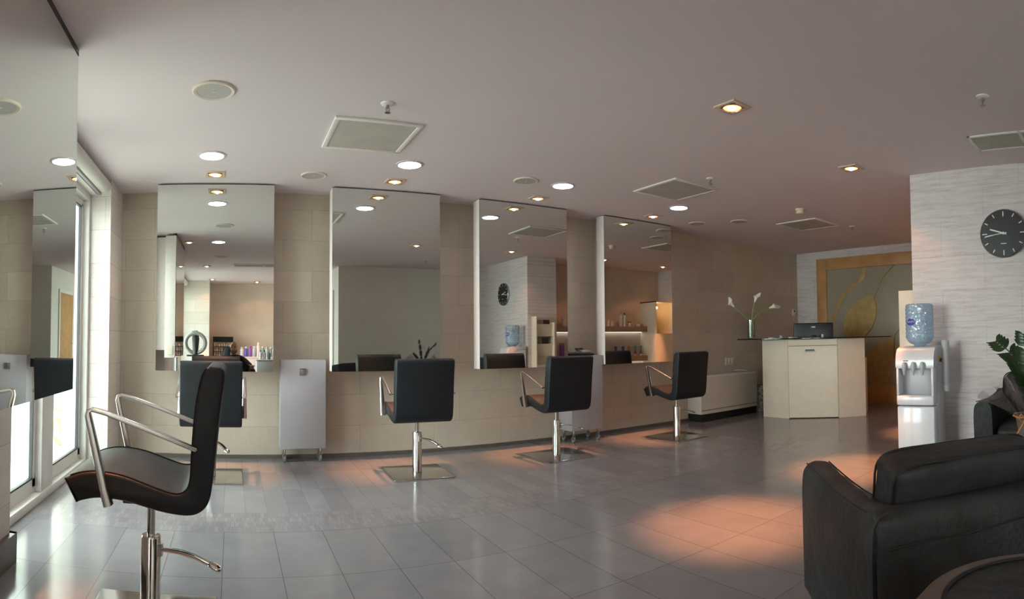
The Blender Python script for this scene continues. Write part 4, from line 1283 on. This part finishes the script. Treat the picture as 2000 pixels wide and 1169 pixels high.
def frond(pts, L=0.075, n=11):
    ch = bezier_chain(pts, 8)
    f = MB()
    f.tube(ch, [0.009 - 0.006 * i / (len(ch) - 1) for i in range(len(ch))], 8)
    for i in range(n):
        s = 0.32 + 0.68 * i / (n - 1)
        j = min(len(ch) - 2, int(s * (len(ch) - 1)))
        p = Vector(ch[j]); d = (Vector(ch[j + 1]) - Vector(ch[j])).normalized()
        side = d.cross(Vector((0.75, 0.66, 0.0))).normalized()
        for sg in (-1, 1):
            l = L * (0.75 + 0.35 * math.sin(PI * min(1, s)))
            ax = (d * 0.62 + side * sg * 0.80).normalized()
            wv = ax.cross(d.cross(ax)).normalized()
            nn = ax.cross(wv).normalized()
            wdt = l * 0.20
            rows = []
            for q in range(7):
                u = q / 6
                ww = wdt * math.sin(PI * min(1, 0.06 + 0.94 * u) ** 0.8) * (1 if q < 6 else 0)
                c = p + ax * l * u + nn * (0.012 * math.sin(PI * u))
                side2 = ax.cross(nn).normalized()
                rows.append([f.bm.verts.new(c - side2 * max(ww, 0.0008)), f.bm.verts.new(c - nn * 0.004 * (1 - u)), f.bm.verts.new(c + side2 * max(ww, 0.0008))])
            for a, b_ in zip(rows, rows[1:]):
                f.bm.faces.new((a[0], a[1], b_[1], b_[0])); f.bm.faces.new((a[1], a[2], b_[2], b_[1]))
    f.build('frond', 'leaf', pt_, smooth=70)


frond([(0.0, 0.0, 0.18), (-0.03, 0.02, 0.36), (-0.05, 0.03, 0.54), (-0.08, 0.04, 0.70)], 0.092, 14)
frond([(0.0, 0.0, 0.18), (0.04, 0.04, 0.38), (0.09, 0.12, 0.54), (0.17, 0.27, 0.66)], 0.098, 14)
frond([(0.0, 0.0, 0.18), (0.05, -0.05, 0.34), (0.11, -0.10, 0.46), (0.18, -0.16, 0.56)], 0.08, 11)
frond([(0.0, 0.0, 0.18), (-0.05, -0.02, 0.30), (-0.10, -0.02, 0.40), (-0.16, -0.03, 0.47)], 0.075, 9)
# crumpled clear wrap
cw = MB()
rows = []
rr_ = random.Random(11)
ph = [rr_.uniform(0, 6.28) for _ in range(8)]
for j in range(9):
    s = j / 8
    row = []
    for k in range(64):
        a = 2 * PI * k / 64
        r = 0.125 + 0.20 * s ** 1.1 * (1 + 0.16 * math.sin(3 * a + ph[0]) + 0.10 * math.sin(8 * a + ph[1]) + 0.05 * math.sin(17 * a + ph[2] + 3 * s)) + 0.006 * math.sin(23 * a)
        z = 0.21 + 0.19 * s + 0.05 * s * math.sin(4 * a + ph[3]) + 0.02 * s * math.sin(13 * a + ph[4])
        row.append(cw.bm.verts.new((r * math.cos(a), r * math.sin(a), z)))
    rows.append(row)
for a, c in zip(rows, rows[1:]):
    for k in range(64):
        cw.bm.faces.new((a[k], a[(k + 1) % 64], c[(k + 1) % 64], c[k]))
cw.build('clear_wrap', 'cellophane', pt_, smooth=40)
MB().tube([(0.128 * math.cos(2 * PI * k / 40), 0.128 * math.sin(2 * PI * k / 40), 0.208 + 0.004 * math.sin(5 * k)) for k in range(41)], 0.006, 8).tube([(-0.128, 0.03, 0.208), (-0.17, 0.05, 0.235), (-0.20, 0.06, 0.22), (-0.17, 0.05, 0.195), (-0.128, 0.03, 0.205), (-0.17, 0.06, 0.15), (-0.21, 0.08, 0.11)], 0.004, 8).build('twine', 'twine', pt_)

# ------------------------------------------------------------------ rear of the salon, seen in the first mirror
rc = thing('low_counter', 'low white counter along the warm rear wall, seen in the first mirror', 'counter', (0.72, -4.07, 0))
MB().box((-1.27, -0.22, 0), (1.27, 0.20, 0.69), 0.004).build('body', 'white_plastic', rc)
MB().box((-1.28, -0.225, 0.69), (1.28, 0.22, 0.72), 0.004).build('top', 'cream', rc)
for i in range(4):
    MB().box((-1.25 + i * 0.63, 0.2, 0.03), (-1.25 + i * 0.63 + 0.61, 0.215, 0.67), 0.003).build('door', 'white_plastic', rc)
GR = 'bottles on the rear counter'
cols = [('white_plastic', 'white', 'white_plastic', 0.24), ('blue', 'dark blue', 'white_plastic', 0.25), ('purple', 'violet', 'purple', 0.27), ('light_blue', 'pale blue', 'white_plastic', 0.26),
        ('white_plastic', 'ivory', 'ivory', 0.36), ('teal', 'teal', 'white_plastic', 0.26), ('light_blue', 'ice blue', 'light_blue', 0.25), ('silver_grey', 'grey', 'white_plastic', 0.25), ('purple', 'plum', 'white_plastic', 0.24)]
names_l = ['right behind the man', 'left of the violet one', 'brightest of the row', 'right of the violet one', 'tallest with a slim nozzle', 'in mid row', 'next to the teal one', 'toward the trolley', 'last of the row']
for i, (m_, cn, cp_, hh) in enumerate(cols):
    bottle('shampoo_bottle', '%s bottle on the rear counter, %s' % (cn, names_l[i]), (0.24 + i * 0.105, -3.98, 0.72), hh, 0.045, m_, cp_, GR, 0.6)
# rack of small bottles on the counter
nk = thing('bottle_rack', 'black tiered rack of small bottles beside the rear column', 'rack', (-0.24, -4.05, 0.72))
for x in (-0.25, 0.25):
    MB().box((x - 0.008, -0.08, 0), (x + 0.008, 0.08, 0.50), 0.002).build('upright', 'black_plastic', nk)
for z in (0.0, 0.12, 0.24, 0.36):
    MB().box((-0.25, -0.08, z), (0.25, 0.08, z + 0.012), 0.002).build('tier', 'black_plastic', nk)
MB().box((-0.25, -0.08, 0.36), (0.25, -0.07, 0.50)).build('header', 'black_plastic', nk)
nm = ['pale', 'pink', 'cream', 'mauve']
base_b = {}
for r_, z in enumerate((0.012, 0.132, 0.252)):
    for k in range(8):
        x = -0.21 + k * 0.06
        m_ = ['white_plastic', 'paper_pink', 'cream', 'light_blue'][(k + r_) % 4]
        p = (-0.24 + x, -4.0, 0.72 + z)
        lab = 'small bottle in the black rack, %s tier, %s from the column' % (('bottom', 'middle', 'top')[r_], ('first', 'second', 'third', 'fourth', 'fifth', 'sixth', 'seventh', 'eighth')[k])
        o = MB().lathe([(0, 0), (0.018, 0), (0.019, 0.045), (0.008, 0.055), (0.009, 0.09), (0, 0.09)], seg=10).build('polish_bottle', m_, None, p)
        tag(o, lab, 'bottle', 'small bottles in the black rack')

wt = thing('white_cart', 'white salon cart behind the man, seen in the first mirror', 'cart', (0.74, -2.0, 0))
MB().box((-0.22, -0.17, 0.08), (0.22, 0.17, 0.70), 0.012).build('body', 'white_plastic', wt)
MB().box((-0.24, -0.19, 0.70), (0.24, 0.19, 0.72), 0.006).build('top', 'white_plastic', wt)
MB().box((-0.2, 0.17, 0.33), (0.2, 0.182, 0.68), 0.004).build('drawer', 'white_plastic', wt)
MB().box((-0.2, 0.17, 0.10), (0.2, 0.182, 0.315), 0.004).build('drawer', 'white_plastic', wt)
for x in (-0.18, 0.18):
    for y in (-0.13, 0.13):
        MB().tube([(x - 0.012, y, 0.04), (x + 0.012, y, 0.04)], 0.04, 16).box((x - 0.016, y - 0.01, 0.04), (x + 0.016, y + 0.01, 0.085)).build('caster', 'rubber', wt)
GC = 'bottles on the white cart'
bottle('pump_bottle', 'white bottle with black pump on the cart, left one', (0.62, -1.98, 0.72), 0.20, 0.032, 'white_plastic', 'black_plastic', GC)
bottle('pump_bottle', 'white bottle with black pump on the cart, right one', (0.70, -1.98, 0.72), 0.20, 0.032, 'white_plastic', 'black_plastic', GC)
bottle('pump_bottle', 'grey-blue bottle on the cart', (0.80, -1.98, 0.72), 0.18, 0.036, 'teal', 'silver_grey', GC)
bottle('pump_bottle', 'tall white squeeze bottle at the end of the cart', (0.90, -1.97, 0.72), 0.28, 0.034, 'white_plastic', 'white_plastic', GC)

# ring shaped hair processor on a wheeled stand
hp_ = thing('hair_processor', 'grey ring-shaped hair processor on a stand, seen in the first mirror', 'hair processor', (-0.86, -2.75, 0))
rg = MB()
rg.tube([(0.23 * math.cos(a), 0.06 * math.sin(a + 0.5), 1.06 + 0.23 * math.sin(a)) for a in [2 * PI * k / 40 for k in range(41)]], 0.045, 14)
rg.build('ring', 'silver_grey', hp_)
MB().tube([(-0.02, -0.03, 1.34), (0.0, -0.06, 1.16), (0.0, -0.05, 0.92), (0.0, -0.02, 0.80)], [0.07, 0.09, 0.07, 0.05], 14).build('housing', 'black_plastic', hp_)
MB().box((-0.2, -0.06, 0.75), (0.2, 0.06, 0.79), 0.012).build('control_bar', 'black_plastic', hp_)
MB().cyl((0, 0, 0.08), (0, 0, 0.78), 0.018, 16).build('pole', 'chrome', hp_)
for k in range(5):
    a = 2 * PI * k / 5
    MB().tube([(0, 0, 0.09), (0.16 * math.cos(a), 0.16 * math.sin(a), 0.075), (0.27 * math.cos(a), 0.27 * math.sin(a), 0.05)], 0.014, 10).lathe([(0, 0), (0.02, 0.004), (0.025, 0.025), (0.02, 0.046), (0, 0.05)], (0.27 * math.cos(a), 0.27 * math.sin(a), 0), 12).build('leg', 'black_plastic', hp_)

# ------------------------------------------------------------------ the seated man (seen in the first mirror)
pe = thing('person', 'man in black leaning back in an armchair holding up a phone', 'person', (0.02, -0.78, 0))


def skinned(name, verts, edges, radii, m, parent, root=0, levels=2):
    me = bpy.data.meshes.new(name)
    me.from_pydata([tuple(v) for v in verts], edges, [])
    o = bpy.data.objects.new(name, me); COL.objects.link(o)
    sk = o.modifiers.new('skin', 'SKIN')
    for i, r in enumerate(radii):
        me.skin_vertices[0].data[i].radius = (r, r) if not isinstance(r, tuple) else r
        me.skin_vertices[0].data[i].use_root = (i == root)
    ss = o.modifiers.new('sub', 'SUBSURF'); ss.levels = levels; ss.render_levels = levels
    dg = bpy.context.evaluated_depsgraph_get()
    nm_ = bpy.data.meshes.new_from_object(o.evaluated_get(dg))
    bpy.data.objects.remove(o)
    nm_.materials.clear(); nm_.materials.append(M[m]); nm_.shade_smooth()
    r = bpy.data.objects.new(name, nm_); COL.objects.link(r); r.parent = parent
    return r


# body skeleton (local metres, man faces +y): pelvis forward on the seat, torso leaning back
V = [(0, 0.13, 0.53), (0, 0.02, 0.60), (0, -0.06, 0.70), (0, -0.09, 0.785), (0, -0.075, 0.84), (0, -0.045, 0.90),
     (-0.17, -0.075, 0.775), (-0.25, 0.10, 0.665), (-0.165, 0.30, 0.80),
     (0.17, -0.075, 0.775), (0.28, 0.11, 0.70), (0.345, 0.33, 0.652),
     (-0.10, 0.17, 0.52), (-0.15, 0.50, 0.545), (-0.16, 0.60, 0.10), (-0.165, 0.71, 0.045),
     (0.10, 0.17, 0.52), (0.15, 0.50, 0.545), (0.16, 0.60, 0.10), (0.165, 0.71, 0.045)]
Ed = [(0, 1), (1, 2), (2, 3), (3, 4), (4, 5), (3, 6), (6, 7), (7, 8), (3, 9), (9, 10), (10, 11), (0, 12), (12, 13), (13, 14), (14, 15), (0, 16), (16, 17), (17, 18), (18, 19)]
Rd = [(0.15, 0.11), (0.145, 0.105), (0.155, 0.11), (0.12, 0.09), 0.056, 0.055, 0.062, 0.046, 0.033, 0.062, 0.046, 0.033,
      0.085, 0.060, 0.045, 0.045, 0.085, 0.060, 0.045, 0.045]
skinned('body', V, Ed, Rd, 'black_cloth', pe)


def hand_mesh(name, wrist, fwd, side, thumb_side, curl, parent):
    """palm plus five separate fingers; fwd along the hand, side across it"""
    w, f, s = Vector(wrist), Vector(fwd).normalized(), Vector(side).normalized()
    n = f.cross(s).normalized()
    P_ = lambda a, b_, c: tuple(w + f * a + s * b_ + n * c)
    vs, es, rs = [P_(-0.03, 0, 0), P_(0.01, 0, 0), P_(0.05, 0, 0)], [(0, 1), (1, 2)], [0.024, (0.03, 0.018), (0.036, 0.016)]
    for k, (off, L) in enumerate(((-0.030, 0.060), (-0.010, 0.075), (0.011, 0.078), (0.031, 0.068))):
        off *= -thumb_side
        b0 = len(vs)
        vs += [P_(0.078, off, 0), P_(0.078 + L * 0.45, off * 1.05, -curl * 0.018), P_(0.078 + L * 0.72, off * 1.05, -curl * 0.045), P_(0.078 + L * 0.78, off * 1.04, -curl * 0.066)]
        es += [(2, b0), (b0, b0 + 1), (b0 + 1, b0 + 2), (b0 + 2, b0 + 3)]
        rs += [0.0095, 0.009, 0.0085, 0.0075]
    b0 = len(vs)
    vs += [P_(0.02, thumb_side * 0.035, -0.008), P_(0.045, thumb_side * 0.055, -0.02), P_(0.068, thumb_side * 0.058, -0.035)]
    es += [(1, b0), (b0, b0 + 1), (b0 + 1, b0 + 2)]
    rs += [0.012, 0.0105, 0.009]
    return skinned(name, vs, es, rs, 'skin', parent, levels=1)


hand_mesh('hand', (-0.165, 0.30, 0.80), (0.15, 0.2, 0.95), (1, 0.2, -0.1), 1, 0.9, pe)
hand_mesh('hand', (0.345, 0.33, 0.652), (0.15, 0.95, -0.12), (1, 0, 0), -1, 0.6, pe)

# head: shaped ellipsoid with brow, nose, chin
hb = MB()
HC_ = Vector((0, 0.0, 0.985))
rows = []
nu, nv = 32, 24
for j in range(nv + 1):
    t_ = -PI / 2 + PI * j / nv
    row = []
    for i in range(nu if 0 < j < nv else 1):
        u = 2 * PI * i / nu
        x, y, z = math.cos(t_) * math.cos(u), math.cos(t_) * math.sin(u), math.sin(t_)
        px, py, pz = 0.076 * x, 0.096 * y, 0.122 * z
        low = max(0, -z)
        px *= 1 - 0.26 * low ** 1.5
        if y > 0:
            py *= 1 - 0.10 * low
            fr = max(0, 1 - abs(x) * 2.6)
            py += 0.024 * fr * max(0, 1 - abs(z + 0.12) * 3.2)              # nose
            py += 0.008 * max(0, 1 - abs(z - 0.28) * 6)                      # brow
            py -= 0.010 * max(0, 1 - abs(abs(x) - 0.42) * 4) * max(0, 1 - abs(z - 0.06) * 6)   # eye sockets
            py += 0.014 * max(0, 1 - abs(z + 0.86) * 5)                      # chin
            py += 0.006 * max(0, 1 - abs(x) * 2) * max(0, 1 - abs(z + 0.50) * 8)               # mouth
        row.append(hb.bm.verts.new(HC_ + Vector((px, py, pz))))
    rows.append(row)
for j in range(nv):
    a, c = rows[j], rows[j + 1]
    for i in range(nu):
        i2 = (i + 1) % nu
        if len(a) == 1: hb.bm.faces.new((a[0], c[i2], c[i]))
        elif len(c) == 1: hb.bm.faces.new((a[i], a[i2], c[0]))
        else: hb.bm.faces.new((a[i], a[i2], c[i2], c[i]))
hb.tube([(0, -0.03, 0.86), (0, -0.015, 0.93)], [0.052, 0.05], 16)
for s in (-1, 1):
    hb.puff((s * 0.075, -0.008, 0.985), (0.018, 0.034, 0.058), 0.8, 12, 8)
head = hb.build('head', 'skin', pe, smooth=80)
for s in (-1, 1):
    MB().puff((s * 0.030, 0.080, 0.995), (0.022, 0.016, 0.012), 0.9, 12, 8).build('eye', 'eye', head)
    MB().tube([(s * 0.014, 0.098, 1.014), (s * 0.032, 0.096, 1.019), (s * 0.050, 0.083, 1.013)], 0.0035, 8).build('eyebrow', 'hair', head)
MB().puff((0, 0.088, 0.925), (0.044, 0.014, 0.012), 0.8, 12, 8).build('mouth', 'lip', head)
hr_ = MB()
rows = []
for j in range(13):
    t_ = 0.12 + (PI / 2 - 0.12) * j / 12
    row = []
    for i in range(32 if j < 12 else 1):
        u = 2 * PI * i / 32
        x, y, z = math.cos(t_) * math.cos(u), math.cos(t_) * math.sin(u), math.sin(t_)
        lift = 0.55 * max(0, y) ** 1.0
        zz = z if z > lift else lift + 0.02 * z
        row.append(hr_.bm.verts.new(HC_ + Vector((0.0775 * x, 0.0965 * y - 0.005, 0.1245 * max(zz, z)))))
    rows.append(row)
for a, c in zip(rows, rows[1:]):
    for i in range(32):
        i2 = (i + 1) % 32
        if len(c) == 1: hr_.bm.faces.new((a[i], a[i2], c[0]))
        else: hr_.bm.faces.new((a[i], a[i2], c[i2], c[i]))
hr_.build('hair', 'hair', head, smooth=80)
MB().tube([(-0.066, 0.028, 0.945), (-0.055, 0.06, 0.912), (-0.03, 0.083, 0.888), (0, 0.092, 0.880), (0.03, 0.083, 0.888), (0.055, 0.06, 0.912), (0.066, 0.028, 0.945)], [0.012, 0.018, 0.021, 0.023, 0.021, 0.018, 0.012], 12).build('beard', 'beard', head)
phn = thing('mobile_phone', 'dark mobile phone held up in the man\'s hand', 'phone', (-0.130, -0.446, 0.935), 0.15)
MB().box((-0.038, -0.005, -0.075), (0.038, 0.004, 0.075), 0.006, 3).build('phone_body', 'black_plastic', phn)
MB().box((-0.034, -0.0065, -0.070), (0.034, -0.0048, 0.070)).build('screen', 'clock_black', phn)
MB().tube([(-0.022, 0.0035, 0.055), (-0.022, 0.0065, 0.055)], 0.007, 14).build('lens', 'satin', phn)
